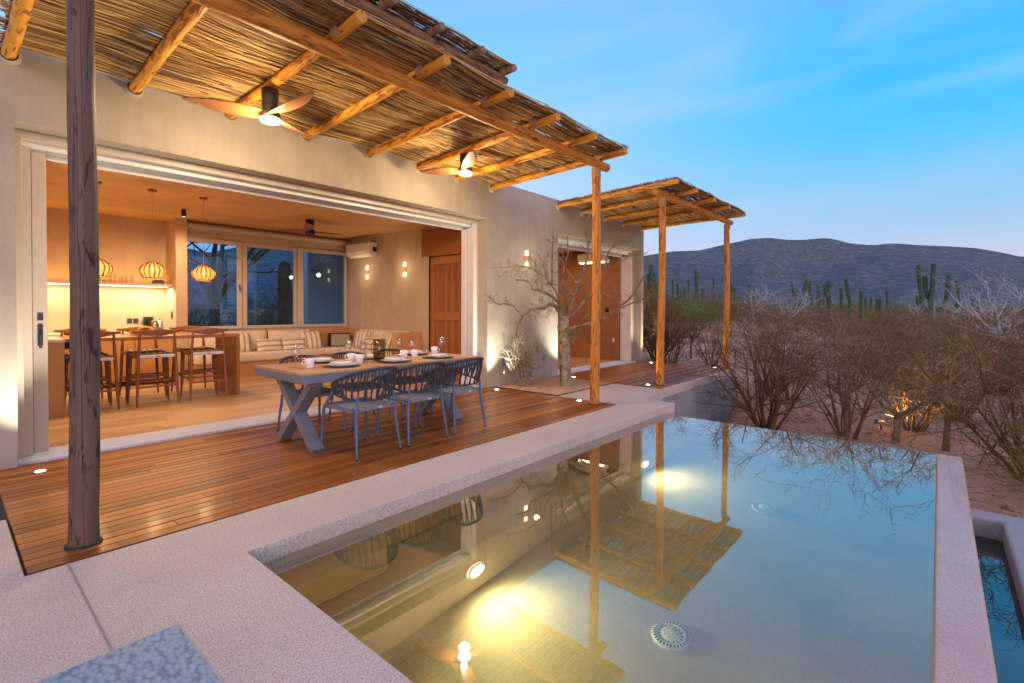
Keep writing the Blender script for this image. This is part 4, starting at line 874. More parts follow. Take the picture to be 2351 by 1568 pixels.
# ================================================================= built-in bench with cushions
t = thing('built_in_bench', 'built-in timber bench running round the living room corner', 'bench', (5.0, 10.4, 0))
b = MB(); b.cur = .6; b.box(3.03, 6.40, 10.17, 10.74, .012, .32); b.cur = .5; b.box(5.86, 6.40, 8.10, 10.169, .012, .32); obj('bench_base', b, M['cab'], t)
b = MB(); b.cur = .4; b.box(3.03, 6.40, 10.70, 10.745, .321, .915); b.cur = .5; b.box(6.37, 6.415, 8.10, 10.699, .321, .90); b.cur = .75; b.box(5.80, 6.415, 7.95, 8.099, .012, .895); obj('bench_back', b, M['cab'], t, bevel=.003)
def pillow(b, M4, w, h, d, nu=15, nv=11, puff=1.0):
    f = lambda s_: (lambda u, v: M4 @ Vector(((u-.5)*w*(1-.06*abs(2*v-1)**2*0), s_*(.5*d*puff*(max(0, (1-abs(2*u-1)**3.2))*max(0, (1-abs(2*v-1)**3.2)))**.55+.004), (v-.5)*h*(1-.05*(1-abs(2*u-1)**2)*0))))
    A = [f(1)(i/(nu-1), j/(nv-1)) for j in range(nv) for i in range(nu)]; B = [f(-1)(i/(nu-1), j/(nv-1)) for j in range(nv) for i in range(nu)]; n = nu*nv; fs = []
    for j in range(nv-1):
        for i in range(nu-1): a = j*nu+i; fs += [(a, a+1, a+nu+1, a+nu), (n+a, n+a+nu, n+a+nu+1, n+a+1)]
    rim = list(range(nu))+[j*nu+nu-1 for j in range(1, nv)]+[(nv-1)*nu+i for i in range(nu-2, -1, -1)]+[j*nu for j in range(nv-2, 0, -1)]
    for k in range(len(rim)): a, c = rim[k], rim[(k+1) % len(rim)]; fs.append((a, n+a, n+c, c))
    b.add(A+B, fs, True)
def slabcush(name, x0, x1, y0, y1, z0, z1, label, group):
    b = MB(); b.box(x0, x1, y0, y1, z0, z1); o = solo(name, b, M['cushion'], label, 'cushion', group, bevel=.045); o.modifiers['b'].segments = 4
    for p_ in o.data.polygons: p_.use_smooth = True
slabcush('seat_cushion', 3.04, 5.50, 10.10, 10.60, .322, .50, 'long cream seat cushion under the rear window', 'cream seat cushions'); slabcush('seat_cushion', 5.505, 6.36, 10.10, 10.60, .322, .50, 'cream seat cushion in the corner in front of the speaker', 'cream seat cushions'); slabcush('seat_cushion', 5.82, 6.30, 8.11, 10.09, .322, .50, 'cream seat cushion along the wall by the timber door', 'cream seat cushions')
def cush(name, x, y, z, w, h, d, rz, tilt, label, group, mat='cushion', roll=0):
    b = MB(); Mx = Matrix.Rotation(0, 4, 'X'); pillow(b, Mx, w, h, d); me = b.mesh(name); me.materials.append(M[mat]); o = bpy.data.objects.new(name, me); scene.collection.objects.link(o)
    o.location = (x, y, z); o.rotation_euler = (rad(tilt), rad(roll), rad(rz)); tag(o, label, 'cushion', group); return o
for x, w, l in ((3.35, .6, 'leftmost'), (4.05, .88, 'middle'), (4.98, .92, 'rightmost')): cush('back_cushion', x, 10.60, .70, w, .42, .17, 0, -10, l+' of the cream back cushions under the rear window', 'cream back cushions')
for y, w, l in ((9.72, .62, 'nearest the corner'), (9.13, .60, 'in the middle'), (8.52, .66, 'nearest the timber door')): cush('back_cushion', 6.27, y, .70, w, .42, .17, -90, -10, 'cream back cushion on the wall bench '+l, 'cream wall bench cushions')
cush('throw_pillow', 3.86, 10.40, .68, .46, .42, .14, 4, -16, 'upright striped pillow half hidden by the bar end', 'striped pillows', 'stripe_x', 3); cush('throw_pillow', 5.36, 10.41, .67, .42, .40, .14, -6, -16, 'upright striped pillow at the right end under the window', 'striped pillows', 'stripe_x', -4)
cush('throw_pillow', 4.44, 10.36, .61, .50, .27, .13, 2, -16, 'low striped pillow left of its twin under the window', 'striped pillows', 'stripe_z'); cush('throw_pillow', 4.94, 10.36, .61, .48, .27, .13, -3, -16, 'low striped pillow right of its twin under the window', 'striped pillows', 'stripe_z')
cush('throw_pillow', 6.10, 9.62, .69, .44, .42, .14, -80, -18, 'upright striped pillow on the wall bench nearest the corner', 'striped pillows', 'stripe_x', -5); cush('throw_pillow', 6.08, 8.62, .69, .44, .42, .14, -96, -18, 'upright striped pillow on the wall bench nearest the timber door', 'striped pillows', 'stripe_x', 6); cush('throw_pillow', 6.02, 9.12, .62, .60, .28, .13, -90, -18, 'low striped pillow on the wall bench behind the jug', 'striped pillows', 'stripe_z')
t = thing('speaker', 'dark framed speaker with beige cloth front on the corner bench', 'speaker', (6.06, 10.5, .50))
b = MB(); b.box(-.23, .23, -.10, .08, 0, .30); o = obj('speaker_case', b, M['black'], t, local=True, bevel=.006); b = MB(); b.box(-.215, .215, -.106, -.101, .02, .28); obj('speaker_cloth', b, simple('speaker_cloth', (.34, .32, .24), .9, 0, .1, 200), t, local=True)
t.rotation_euler = (0, 0, rad(-8))
t = thing('coffee_table', 'low round-edged timber coffee table in front of the bench', 'coffee table', (4.95, 9.25, 0))
b = MB(); b.cur = .5; b.box(-.50, .50, -.38, .38, .39, .43); obj('tabletop', b, M['bar'], t, local=True, bevel=.012)
for sx in (-1, 1):
    for sy in (-1, 1): b = MB(); b.box(sx*.42-.03, sx*.42+.03, sy*.30-.03, sy*.30+.03, .012, .389); obj('leg', b, M['bar'], t, local=True)
for x, z, w in ((6.61, .405, 'left of the pale bush'), (7.80, .41, 'right of the pale bush')):
    b = MB(); b.box(x-.035, x+.035, 5.878, 5.899, z-.06, z+.06); b.box(x-.025, x+.025, 5.872, 5.8779, z-.045, z+.05); solo('outdoor_socket', b, simple('blue_grey_plastic', (.16, .24, .28), .5), 'blue-grey outdoor socket on the wall '+w, 'socket', 'outdoor sockets', bevel=.004)
# ================================================================= vegetation
def limb(b, p, d, L, r, lvl, rg, P):
    """one limb with its side twigs; P holds per-level settings"""
    n = P['seg'][lvl]; pts = [Vector(p)]; d = Vector(d).normalized(); rads = [r]; wig = P['wig'][lvl]; up = P['up'][lvl]
    for k in range(n):
        d = (d+Vector((rg.uniform(-wig, wig), rg.uniform(-wig, wig), rg.uniform(-wig, wig)+up))).normalized()
        pts.append(pts[-1]+d*(L/n)); rads.append(r*(1-.75*(k+1)/n))
    b.tube(pts, rads, P['sides'][lvl], caps=False, smooth=lvl < 2)
    if lvl+1 >= len(P['seg']): return
    nc = P['kids'][lvl]; nc = int(nc*rg.uniform(.7, 1.3)+.5)
    for i in range(nc):
        u = rg.uniform(P['from'][lvl], 1.0)*n; j = min(n-1, int(u)); q = pts[j].lerp(pts[j+1], u-j); dd = (pts[j+1]-pts[j]).normalized()
        side = dd.cross(Vector((rg.uniform(-1, 1), rg.uniform(-1, 1), rg.uniform(-1, 1))))
        if side.length < 1e-3: continue
        side.normalize(); nd = dd*rg.uniform(.3, 1.0)+side*rg.uniform(.6, 1.0)
        limb(b, q, nd, L*P['len'][lvl]*rg.uniform(.6, 1.2), max(P['rmin'], r*(1-.7*u/n)*P['thin'][lvl]), lvl+1, rg, P)
NEAR = dict(seg=[6, 5, 4, 3], wig=[.16, .26, .34, .4], up=[.05, .05, .03, .0], sides=[6, 4, 3, 3], kids=[6, 5, 4], **{'from': [.2, .15, .1]}, len=[.55, .5, .5], thin=[.55, .55, .6], rmin=.0042)
FAR = dict(seg=[4, 3, 2], wig=[.18, .3, .4], up=[.04, .03, .0], sides=[4, 3, 3], kids=[8, 8], **{'from': [.2, .1]}, len=[.55, .5], thin=[.5, .5], rmin=.006)
def fit(b, h):
    z = max(q[2] for q in b.v); k = h/z; b.v = [(x*(k*.5+.5), y*(k*.5+.5), zz*k) for x, y, zz in b.v]
def shrub_mesh(name, seed, h=2.1, stems=13, spread=.62, r=.022, P=NEAR, mat='shrubA'):
    rg = random.Random(seed); b = MB()
    for i in range(stems):
        a = 2*math.pi*i/stems+rg.uniform(-.3, .3); t = rg.uniform(.12, spread); q = rg.uniform(.02, .16)
        limb(b, (q*math.cos(a), q*math.sin(a), -.05), (math.cos(a)*t, math.sin(a)*t, 1), h*rg.uniform(.65, 1.0), r*rg.uniform(.6, 1.2), 0, rg, P)
    fit(b, h); me = b.mesh(name, fix=False); me.materials.append(M[mat]); return me
def treelet_mesh(name, seed, h=2.3, trunk=.9, r=.06, P=NEAR, mat='shrubA', forks=4, flare=1.0):
    rg = random.Random(seed); b = MB(); pts = [Vector((0, 0, -.05))]; d = Vector((rg.uniform(-.15, .15), rg.uniform(-.15, .15), 1))
    for k in range(4): d = (d+Vector((rg.uniform(-.15, .15), rg.uniform(-.15, .15), 0))).normalized(); pts.append(pts[-1]+d*trunk/4)
    b.tube(pts, [r*1.15, r, r*.95, r*.9, r*.85], 8, caps=False)
    for i in range(forks):
        a = 2*math.pi*i/forks+rg.uniform(-.4, .4); limb(b, pts[-1]-Vector((0, 0, .05*i)), (math.cos(a)*flare, math.sin(a)*flare, .8), (h-trunk)*rg.uniform(.9, 1.3), r*.62, 0, rg, P)
    fit(b, h); me = b.mesh(name, fix=False); me.materials.append(M[mat]); return me
def place(me, name, x, y, z, s, rz, label, cat, group=None):
    o = bpy.data.objects.new(name, me); scene.collection.objects.link(o); o.location = (x, y, z); o.scale = (s, s, s*1.0); o.rotation_euler = (0, 0, rz); return tag(o, label, cat, group)
S = [shrub_mesh('shrub', 11, 2.3, 13, .70, .032), shrub_mesh('shrub', 12, 2.2, 11, .62, .030, mat='shrubB'), shrub_mesh('shrub', 13, 2.0, 16, .72, .020, mat='shrubA'), shrub_mesh('shrub', 14, 1.7, 14, .6, .018, mat='shrubC')]
T = [treelet_mesh('small_tree', 21, 2.5, .75, .065, forks=5, mat='bark', flare=1.1), treelet_mesh('small_tree', 22, 2.4, 1.1, .05, forks=4, mat='shrubB', flare=.9)]
def sit(x, y): return ground_h(x, y)-.02
near = [(9.75, 2.35, 0, 1.04, 'big brown many-stemmed bush arching over the corner of the blue terrace wall', 'bush'), (9.75, 1.15, 1, 1.04, 'grey-brown many-stemmed bush behind the middle of the far pool edge', 'bush'),
        (10.85, .30, 2, .92, 'bush lit orange from below by the garden spotlight', 'bush'), (9.0, -.95, 0, .95, 'dense brown bush just right of the pool corner', 'bush'), (7.7, -1.0, 3, .72, 'small olive bush low behind the overflow trough', 'bush'),
        (8.1, -1.25, 1, 1.02, 'grey bush at the right edge of the view', 'bush'), (13.2, 5.6, 2, .95, 'dark bush behind the terrace between the orange posts', 'bush'), (12.6, 7.4, 1, 1.0, 'bush beside the far house corner left of the orange posts', 'bush'), (12.9, 2.6, 1, .95, 'brown bush in the second row behind the terrace wall', 'bush')]
for x, y, k, s, l, c in near: place(S[k], 'desert_bush', x, y, sit(x, y), s, rng.uniform(0, 6), l, c, 'bare desert bushes round the pool')
place(T[0], 'small_tree', 9.95, .50, sit(9.95, .5), .98, 1.2, 'small tree with a forked pale trunk lit by the garden spotlight', 'tree'); place(T[1], 'small_tree', 9.9, -.10, sit(9.9, -.1), .95, 2.2, 'thin upright bare tree behind the right pool corner', 'tree'); place(T[0], 'small_tree', 11.6, 1.35, sit(11.6, 1.3), 1.0, 4.0, 'spreading dark-crowned tree between the two bushes behind the pool', 'tree')
rs = random.Random(41); cnt = 0
for k in range(400):
    if cnt >= 50: break
    R = 12.2*math.exp(rs.random()*1.3); a = rad(rs.uniform(-15, 27)); x, y = R*math.cos(a), R*math.sin(a)
    if x < 13.0 and y > 2.2: continue
    if y > 5.2 and x < 12.6: continue
    clear = 14 < R < 46 and rad(9.5) < a < rad(18.5)
    if clear and rs.random() < .88: continue
    if R < 14.5 and rs.random() < .35: continue
    sc = rs.uniform(.75, 1.12); j = rs.choice([0, 1, 1, 2, 3, 3]); cnt += 1
    if rs.random() < .12: place(T[rs.randint(0, 1)], 'small_tree', x, y, sit(x, y), sc*.85, rs.uniform(0, 6), 'bare grey tree standing in the desert scrub beyond the pool', 'tree', 'bare trees in the desert scrub')
    else: place(S[j], 'desert_bush', x, y, sit(x, y), sc, rs.uniform(0, 6), 'bare desert bush in the scrub beyond the pool', 'bush', 'bare bushes in the desert scrub')
# far scrub: too many to count, one object of many small bare clumps
def scrub(name, n, R0, R1, mats, seed, a0=-16, a1=27):
    rg = random.Random(seed); protos = []
    for j in range(4):
        b = MB(); 
        for i in range(7):
            a = 2*math.pi*i/7+rg.uniform(-.3, .3); limb(b, (0, 0, 0), (math.cos(a)*rg.uniform(.2, .8), math.sin(a)*rg.uniform(.2, .8), 1), rg.uniform(1.3, 2.1), .03, 0, rg, dict(FAR, seg=[3, 2, 2], kids=[6, 5], rmin=.012, sides=[3, 3, 3]))
        protos.append((np.array([tuple(v) for v in b.v], dtype=np.float32), b.f))
    V, Fc, off = [], [], 0
    for i in range(n):
        u = rg.random(); R = R0*(R1/R0)**(u**.8); a = rad(rg.uniform(a0, a1)); x, y = R*math.cos(a), R*math.sin(a)
        if 18 < R < 48 and rad(9.5) < a < rad(18.5) and rg.random() < .9: continue
        if x < 13 and y > 5 and x > -6 and y < 13: continue
        v, f = protos[rg.randint(0, 3)]; s_ = rg.uniform(.6, 1.25)*(1+R/220); t = rg.uniform(0, 6.3); c, s2 = math.cos(t)*s_, math.sin(t)*s_
        w = np.empty_like(v); w[:, 0] = v[:, 0]*c-v[:, 1]*s2+x; w[:, 1] = v[:, 0]*s2+v[:, 1]*c+y; w[:, 2] = v[:, 2]*s_*.74+ground_h(x, y)
        V.append(w); Fc += [tuple(off+q for q in ff) for ff in f]; off += len(v)
    me = bpy.data.meshes.new(name); me.from_pydata(np.concatenate(V).tolist(), [], Fc); me.materials.append(mats)
    o = bpy.data.objects.new(name, me); scene.collection.objects.link(o); o['kind'] = 'stuff'; return tag(o, None, None)
tag(scrub('far_scrub', 420, 30, 260, M['shrubB'], 5), 'grey-brown bare scrub covering the plain below the hills', 'scrub'); tag(scrub('olive_scrub', 170, 34, 230, M['shrubC'], 6), 'olive tinted scrub scattered over the far plain', 'scrub')
# green leafy bushes
def leafy(name, seed, r, h, mat):
    rg = random.Random(seed); b = MB()
    for i in range(5): a = i*1.3; limb(b, (0, 0, 0), (math.cos(a)*.6, math.sin(a)*.6, 1), h*.8, .03, 0, rg, FAR)
    for i in range(1500):
        a = rg.uniform(0, 6.3); q = r*math.sqrt(rg.random())*(.75+.25*math.sin(a*3)); z = h*(.25+.75*rg.random()*(1-(q/r)**2*.6)); p = Vector((q*math.cos(a), q*math.sin(a), z)); d = Vector((rg.uniform(-1, 1), rg.uniform(-1, 1), rg.uniform(-.3, 1))).normalized(); e = d.orthogonal().normalized(); L = rg.uniform(.05, .11)
        b.add([p-e*.02, p+e*.02, p+d*L], [(0, 1, 2)])
    me = b.mesh(name, fix=False); me.materials.append(M[mat]); return me
LG = leafy('green_bush', 31, 1.3, 1.5, 'green')
for x, y, R, s, l in ((1600, 720, 24, 1.15, 'green leafy bush in the scrub between the orange posts'), (2125, 745, 42, 1.2, 'bright green bush in front of the big cactus'), (2205, 770, 20, 1.0, 'green leafy bush in the scrub below the white-barked tree'), (1560, 725, 27, 1.0, 'green leafy bush beside the far terrace post'), (2000, 750, 46, 1.2, 'low green bush left of the big cactus')):
    p = atR(x, y, R); place(LG, 'green_bush', p.x, p.y, sit(p.x, p.y), s, R, l, 'bush', 'green bushes in the scrub')
# white barked trees
WT_ = treelet_mesh('white_tree', 51, 5.2, 1.6, .14, P=dict(NEAR, seg=[6, 5, 3], kids=[6, 6], sides=[5, 4, 3], wig=[.22, .3, .4], rmin=.010, **{'from': [.25, .2]}), mat='trunkw', forks=6, flare=.9)
for x, R, s, l in ((2272, 46, 1.15, 'large white-barked tree at the right below the hills'), (1812, 36, .70, 'small white-barked bare tree left of centre in the scrub'), (1735, 40, .72, 'pale lilac bare tree behind the farthest orange post'), (2150, 48, .8, 'white-barked bare tree standing at the foot of the big cactus'), (2335, 24, .75, 'white-barked tree at the right edge of the scrub')):
    p = atR(x, 715, R); place(WT_, 'white_tree', p.x, p.y, sit(p.x, p.y), s, R*1.7, l, 'tree')
# cardon cacti
def cactus(label, R, arms, w=.19, group=None):
    w = w*.52; q = [[atR((1480+x/2.606)/1.01319, (520+y/2.606)/1.01319, R) for x, y in arm] for arm in arms]
    base = q[0][-1].copy(); gz = ground_h(base.x, base.y); b = MB(); rg = random.Random(int(R*100))
    for j, arm in enumerate(q):
        P = list(arm)
        if j == 0: P.append(Vector((base.x, base.y, gz-.1)))
        dep = Vector((base.x, base.y, 0)).normalized()*(rg.uniform(-1, 1)*w*3 if j else 0); P = [p+dep*(1-i/len(P)) for i, p in enumerate(P)]
        P2 = []
        for i in range(len(P)-1):
            n = max(2, int((P[i]-P[i+1]).length/.4)); P2 += [P[i].lerp(P[i+1], k/n) for k in range(n)]
        P2.append(P[-1]); top = (P2[0]-P2[1]).normalized(); P2 = [P2[0]+top*w*.5, P2[0]+top*w*.3]+P2
        L = len(P2); rr_ = [w*.12, w*.7]+[w*(1.0+.08*math.sin(k*.9)) for k in range(L-2)]
        st = len(b.v); b.tube(P2, rr_, 20, caps=True)
        for i in range(L):                                   # vertical ribs
            c = P2[i]
            for k in range(0, 20, 2): v = Vector(b.v[st+i*20+k]); b.v[st+i*20+k] = tuple(c+(v-c)*.82)
    return solo('cactus', b, M['cactus'], label, 'cactus', group, fix=False)
cactus('big many-armed cactus standing clear against the hills at the right', 62, [[(1803, 245), (1792, 400), (1782, 470), (1780, 600)], [(1710, 258), (1722, 400), (1742, 500), (1778, 560)], [(1750, 312), (1753, 400), (1775, 460)], [(1893, 318), (1885, 430), (1860, 500), (1790, 565)], [(1705, 442), (1714, 490), (1740, 515)]], .36)
cactus('three-armed cactus between the two far orange posts', 48, [[(362, 283), (366, 380), (370, 505)], [(345, 425), (350, 470), (370, 500)], [(405, 402), (398, 460), (374, 500)]], .26)
cactus('two-armed leaning cactus in the middle of the scrub', 42, [[(1030, 348), (1012, 450), (990, 500), (975, 600)], [(940, 350), (965, 470), (985, 520)]], .22)
cactus('stout bright green cactus right of the leaning pair', 45, [[(1166, 356), (1168, 440), (1170, 520)], [(1146, 374), (1150, 430), (1166, 460)]], .28)
cactus('single leaning cactus column left of the big cactus', 50, [[(1272, 336), (1280, 400), (1295, 470)]], .26); cactus('straight dark cactus column right of the big cactus', 55, [[(1943, 350), (1945, 440), (1948, 560)]], .30)
cactus('thick cactus cluster beside the house corner', 34, [[(88, 250), (92, 340), (95, 440)], [(72, 310), (78, 380), (92, 430)], [(105, 300), (106, 380), (98, 430)]], .25)
for i, (x, y, yb) in enumerate([(220, 337, 430), (250, 362, 440), (292, 397, 490), (316, 338, 480), (467, 327, 420), (580, 364, 430), (597, 376, 430), (683, 364, 420), (715, 378, 430), (1050, 354, 460), (1100, 367, 460), (1116, 428, 470), (1134, 426, 470), (1241, 388, 470), (1362, 404, 490), (1388, 445, 490), (1422, 450, 490), (1519, 404, 500), (268, 405, 480), (125, 350, 440), (2040, 455, 530), (2068, 475, 530), (1460, 452, 490), (1478, 455, 490), (1062, 420, 470)]):
    cactus('slender cactus column in the distant scrub below the hills', 60+(i*7) % 30, [[(x, y+5), (x+2, (y+yb)/2), (x+1, yb)]], .22+.05*(i % 3), 'slender cactus columns on the plain')
# ---- bare tree by the house
def zz6(x, y): return ((1100+x/2.703)/1.01319, (380+y/2.703)/1.01319)
tr = thing('bare_tree', 'bare crooked tree with lichen-spotted trunk in the soil bed by the house', 'tree', (7.13, 4.89, 0)); D0 = 7.13*F_.x+4.89*F_.y
def pt6(x, y, dd=0): a, c = zz6(x, y); r = ray(a, c); return Vector((0, 0, CAM_H))+r*(D0+dd)
tb = MB(); tb.tube([pt6(588, 1425), pt6(583, 1330), pt6(578, 1200), pt6(572, 1100), pt6(566, 1030), pt6(578, 960)], [.118, .102, .098, .098, .100, .075], 14, caps=False)
obj('trunk', tb, M['bark'], tr, fix=False)
BR = [([(570, 1010), (545, 930), (520, 895), (490, 886), (455, 905), (420, 912), (370, 916), (312, 960), (285, 1010), (268, 1085)], 0, -.7, .052), ([(312, 960), (250, 900), (200, 880), (160, 890), (95, 838)], -.6, -.9, .02),
      ([(590, 990), (615, 900), (640, 830), (662, 760), (702, 660), (722, 560), (718, 470), (690, 415), (725, 350), (740, 290)], 0, .3, .045), ([(560, 940), (535, 870), (490, 832), (430, 806), (372, 790), (350, 742), (272, 730)], 0, -.4, .040),
      ([(432, 800), (432, 705), (382, 662), (340, 650), (270, 645), (160, 657)], -.3, -.8, .022), ([(495, 760), (498, 640), (500, 500), (505, 395)], -.2, .3, .026), ([(595, 980), (582, 850), (562, 700), (600, 560), (592, 450)], 0, .8, .038),
      ([(575, 1075), (600, 1048), (680, 1022), (800, 985), (900, 925), (1000, 832), (1078, 705), (1130, 590)], 0, -.9, .042), ([(900, 925), (1000, 880), (1090, 850), (1165, 795)], -.6, -1.2, .016), ([(610, 970), (690, 880), (762, 800), (815, 680), (850, 560), (920, 488), (1042, 492)], 0, .5, .032), ([(850, 560), (920, 490), (1012, 430)], .4, .9, .014),
      ([(600, 1140), (622, 1120), (650, 1062), (690, 980), (760, 930), (830, 870)], .05, .6, .030), ([(545, 870), (520, 800), (470, 740), (440, 620), (400, 560)], -.1, .5, .024), ([(660, 760), (600, 690), (560, 600), (500, 560)], .1, .9, .018), ([(700, 660), (790, 640), (880, 650), (960, 600)], .2, -.6, .018), ([(640, 830), (560, 770), (500, 755), (440, 770)], .1, .6, .016), ([(780, 800), (850, 830), (950, 870), (1010, 850)], .2, .9, .014)]
rt = random.Random(77)
TW = dict(seg=[4, 3, 2], wig=[.3, .35, .4], up=[.04, .02, 0], sides=[4, 3, 3], kids=[6, 5], **{'from': [.1, .1]}, len=[.42, .4], thin=[.5, .6], rmin=.0022)
for path, d0, d1, r_ in BR:
    b = MB(); n = len(path); P = [pt6(x, y, d0+(d1-d0)*i/(n-1)) for i, (x, y) in enumerate(path)]; P2 = []
    for i in range(n-1):
        for k in range(3): P2.append(P[i].lerp(P[i+1], k/3)+Vector([rt.uniform(-.01, .01) for _ in range(3)]))
    P2.append(P[-1]); m_ = len(P2); b.tube(P2, [r_*.78*(1-.85*i/(m_-1))+.003 for i in range(m_)], 8, caps=False)
    for i in range(3, m_-1):
        for q in range(3):
            if rt.random() < .36:
                d = (P2[i+1]-P2[i]).normalized(); sd_ = d.cross(Vector([rt.uniform(-1, 1) for _ in range(3)]))
                if sd_.length > .01: limb(b, P2[i], d*.5+sd_.normalized()+Vector((0, 0, .25)), rt.uniform(.12, .36), .0045, 0, rt, TW)
    obj('branch', b, M['twig'], tr, fix=False)
# pale bush against the wall
b = MB(); rg = random.Random(5); PB = dict(seg=[6, 4, 2], wig=[.12, .2, .3], up=[.05, .1, .1], sides=[5, 4, 3], kids=[10, 6], **{'from': [.2, .1]}, len=[.38, .25], thin=[.6, .7], rmin=.0035)
for i in range(19): a = 2*math.pi*i/19; t_ = rg.uniform(.15, .58); limb(b, (6.62+.05*math.cos(a), 5.42+.04*math.sin(a), 0), (math.cos(a)*t_, math.sin(a)*t_*.6, 1), rg.uniform(.66, 1.02), .019, 0, rg, PB)
solo('pale_bush', b, M['palebush'], 'knee-high pale spiky bush against the wall by the outdoor sockets', 'bush', fix=False)
# things behind the house, seen through the rear window
p = Vector((4.6, 14.2, 0)); place(treelet_mesh('small_tree', 61, 6.5, 2.6, .17, P=NEAR, mat='shrubB', forks=5, flare=.5), 'tree_behind_house', p.x, p.y, ground_h(p.x, p.y), 1, 0, 'tall thick-trunked tree seen through the left pane of the rear window', 'tree')
b = MB(); P2 = [Vector((6.05, 13.2, z)) for z in (2.62, 2.58, 2.4, 1.8, 1.0, 0.0, -.2)]; b.tube(P2, [.02, .12, .17, .18, .18, .17, .17], 20)
for i in range(7):
    for k in range(0, 20, 2): v = Vector(b.v[i*20+k]); c = P2[i]; b.v[i*20+k] = tuple(c+(v-c)*.82)
solo('cactus', b, M['cactus'], 'ribbed cactus column seen through the middle pane of the rear window', 'cactus', fix=False)
b = MB(); b.box(6.38, 9.5, 12.6, 12.8, -.3, 3.6); solo('garden_wall', b, M['white'], 'plain stucco wall seen through the right pane of the rear window', 'wall')
for x, y, s, l in ((3.9, 13.2, .6, 'pale bare shrub behind the house low in the left pane'), (5.4, 12.9, .55, 'pale bare shrub behind the house low in the middle pane')): place(T[0], 'shrub_behind_house', x, y, ground_h(x, y)-.1, s, x, l, 'shrub')
for i in range(14):
    x = 2+i*.9; y = 16+3*math.sin(i*2.1)+i*.3; place(S[i % 4], 'desert_bush', x, y, ground_h(x, y), 1.1, i, 'bare bush growing on the slope behind the house', 'bush', 'bushes behind the house')
# garden spotlight
gx, gy = 10.75, .74; gz = ground_h(gx, gy); t = thing('garden_spotlight', 'small ground spotlight on a spike shining on the bush behind the pool', 'spotlight', (gx, gy, gz))
b = MB(); b.tube([(0, 0, 0), (0, 0, .10)], .012, 8); obj('spike', b, M['black'], t, local=True)
b = MB(); b.tube([(-.10, .06, .14), (.02, -.01, .12)], [.045, .05], 14); obj('lamp_head', b, M['steel'], t, local=True)
b = MB(); b.tube([(.021, -.011, .12), (.024, -.013, .12)], [.042, .042], 14); obj('lens', b, M['softlens'], t, local=True)
lamp('garden_spot_light', 'SPOT', (gx+.06, gy-.04, gz+.15), 260, (1, .50, .12), .03, t, aim=(10.8, .2, gz+.6), angle=90, blend=.8)
lamp('garden_spot_spill', 'SPOT', (gx-.05, gy-.02, gz+.2), 110, (1, .50, .12), .03, t, aim=(9.95, .45, gz+.7), angle=80, blend=.8)

# stones and dry litter on the sand
b = MB(); rg = random.Random(99)
for i in range(3200):
    R = 6.8*math.exp(rg.random()*1.15); a = rad(rg.uniform(-22, 26)); x, y = R*math.cos(a), R*math.sin(a)
    if x < 6.75 or (y > 3.3 and x < 12.4): continue
    z = ground_h(x, y); q = rg.uniform(.008, .03)*(1.6 if rg.random() < .06 else 1)
    if rg.random() < .6:
        t_ = rg.random()*6; M4 = Matrix.Translation((x, y, z+q*.2)) @ Matrix.Rotation(t_, 4, 'Z') @ Matrix.Diagonal((q*rg.uniform(.8, 1.6), q, q*.6, 1))
        b.add([M4 @ Vector(v) for v in ((1, 0, 0), (0, 1, .1), (-1, .2, 0), (0, -1, 0), (.1, 0, 1), (0, 0, -1))], [(0, 1, 4), (1, 2, 4), (2, 3, 4), (3, 0, 4), (1, 0, 5), (2, 1, 5), (3, 2, 5), (0, 3, 5)])
    else: t_ = rg.random()*6; L = rg.uniform(.06, .25); b.tube([(x, y, z+.012), (x+L*.5*math.cos(t_), y+L*.5*math.sin(t_), z+.02), (x+L*math.cos(t_+.3), y+L*math.sin(t_+.3), z+.012)], .004, 3)
o = obj('ground_litter', b, simple('stone_litter', (.30, .22, .16), .9, 0, .3, 9, .1), fix=False); tag(o, 'small stones and dry twigs strewn on the sand', 'litter', None, 'stuff')
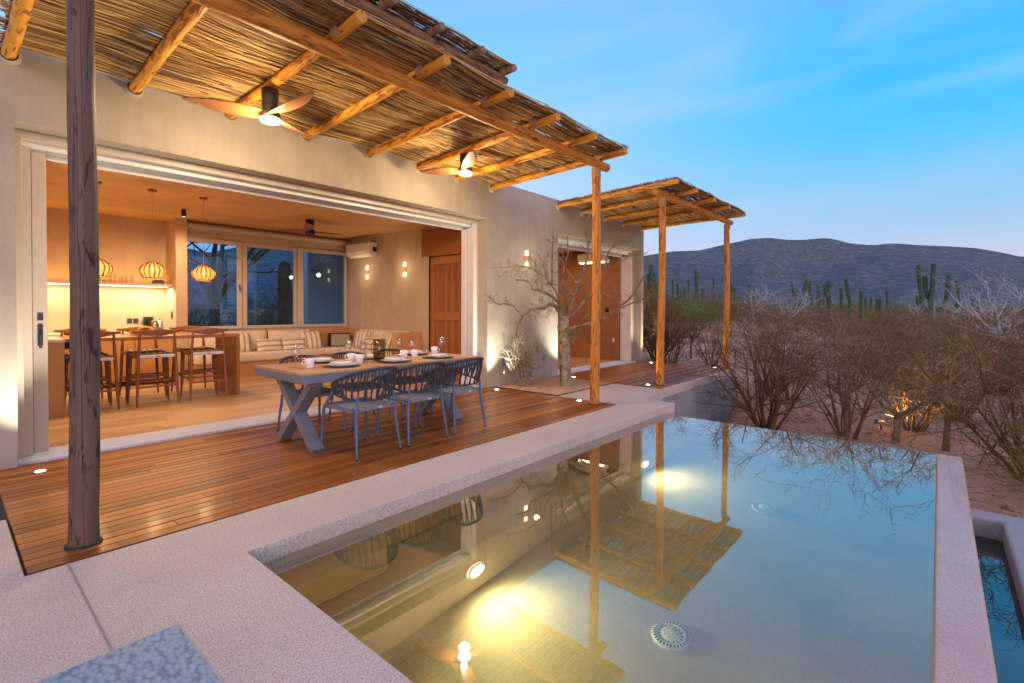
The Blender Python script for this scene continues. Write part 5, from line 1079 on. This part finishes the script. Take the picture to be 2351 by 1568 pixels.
# ---- labels: order the look-alikes by where they stand
ORD = ['nearest', 'second nearest', 'third nearest', 'fourth nearest', 'fifth nearest', 'sixth nearest', 'seventh nearest', 'eighth nearest', 'ninth nearest', 'tenth nearest', 'eleventh nearest', 'twelfth nearest', 'thirteenth nearest', 'fourteenth nearest', 'fifteenth nearest', 'sixteenth nearest']
def px(o):
    q = o.location-Vector((0, 0, CAM_H)); return CX+PXF*(q.dot(R_)/max(.1, q.dot(F_)))
SEC = [(1535, 'left of the near terrace post'), (1660, 'between the two terrace posts'), (1780, 'just right of the farthest orange post'), (1900, 'below the leaning two-armed cactus'), (2010, 'above the middle of the far pool edge'), (2110, 'left of the big cactus'), (2215, 'right of the big cactus'), (2300, 'below the large white-barked tree'), (9999, 'by the right edge of the view')]
for g, what in (('bare bushes in the desert scrub', 'bare scrub bush'), ('bare trees in the desert scrub', 'bare grey tree')):
    lo = -1e9
    for hi, where in SEC:
        m_ = sorted([o for o in scene.objects if o.get('group') == g and lo <= px(o) < hi], key=lambda o: o.location.length)
        for i, o in enumerate(m_): o['label'] = (what+' '+where+', '+(ORD[i] if i < 15 else 'farthest' if i == len(m_)-1 else 'second farthest')+' of them') if len(m_) > 1 else what+' standing '+where
        lo = hi
NUM = ['leftmost', 'second', 'third', 'fourth', 'fifth', 'sixth', 'seventh', 'eighth', 'ninth', 'tenth', 'eleventh', 'twelfth', 'thirteenth', 'fourteenth', 'fifteenth', 'sixteenth', 'seventeenth', 'eighteenth', 'nineteenth', 'twentieth', 'twenty-first', 'twenty-second', 'twenty-third', 'twenty-fourth', 'rightmost']
for g, t_ in (('slender cactus columns on the plain', 'slender cactus column on the plain, {} from the left'), ('bushes behind the house', 'bare bush on the slope behind the house, {} from the left')):
    m_ = sorted([o for o in scene.objects if o.get('group') == g], key=px)
    for i, o in enumerate(m_): o['label'] = t_.format(NUM[i] if i else 'first').replace('rightmost from the left', 'the rightmost')

# ---- thin evening air between here and the hills
b = MB(); b.box(-60, 1750, -1500, 1600, -4, 190); hz = obj('haze', b, None, fix=False) if False else None
me = b.mesh('haze'); hm = bpy.data.materials.new('haze'); hm.use_nodes = True; ht = hm.node_tree; ht.nodes.clear(); ho = ht.nodes.new('ShaderNodeOutputMaterial'); hv = ht.nodes.new('ShaderNodeVolumePrincipled')
hv.inputs['Color'].default_value = (.72, .84, 1, 1); hv.inputs['Density'].default_value = .00013; ht.links.new(hv.outputs[0], ho.inputs['Volume']); me.materials.append(hm)
hz = bpy.data.objects.new('haze', me); scene.collection.objects.link(hz); hz['kind'] = 'stuff'
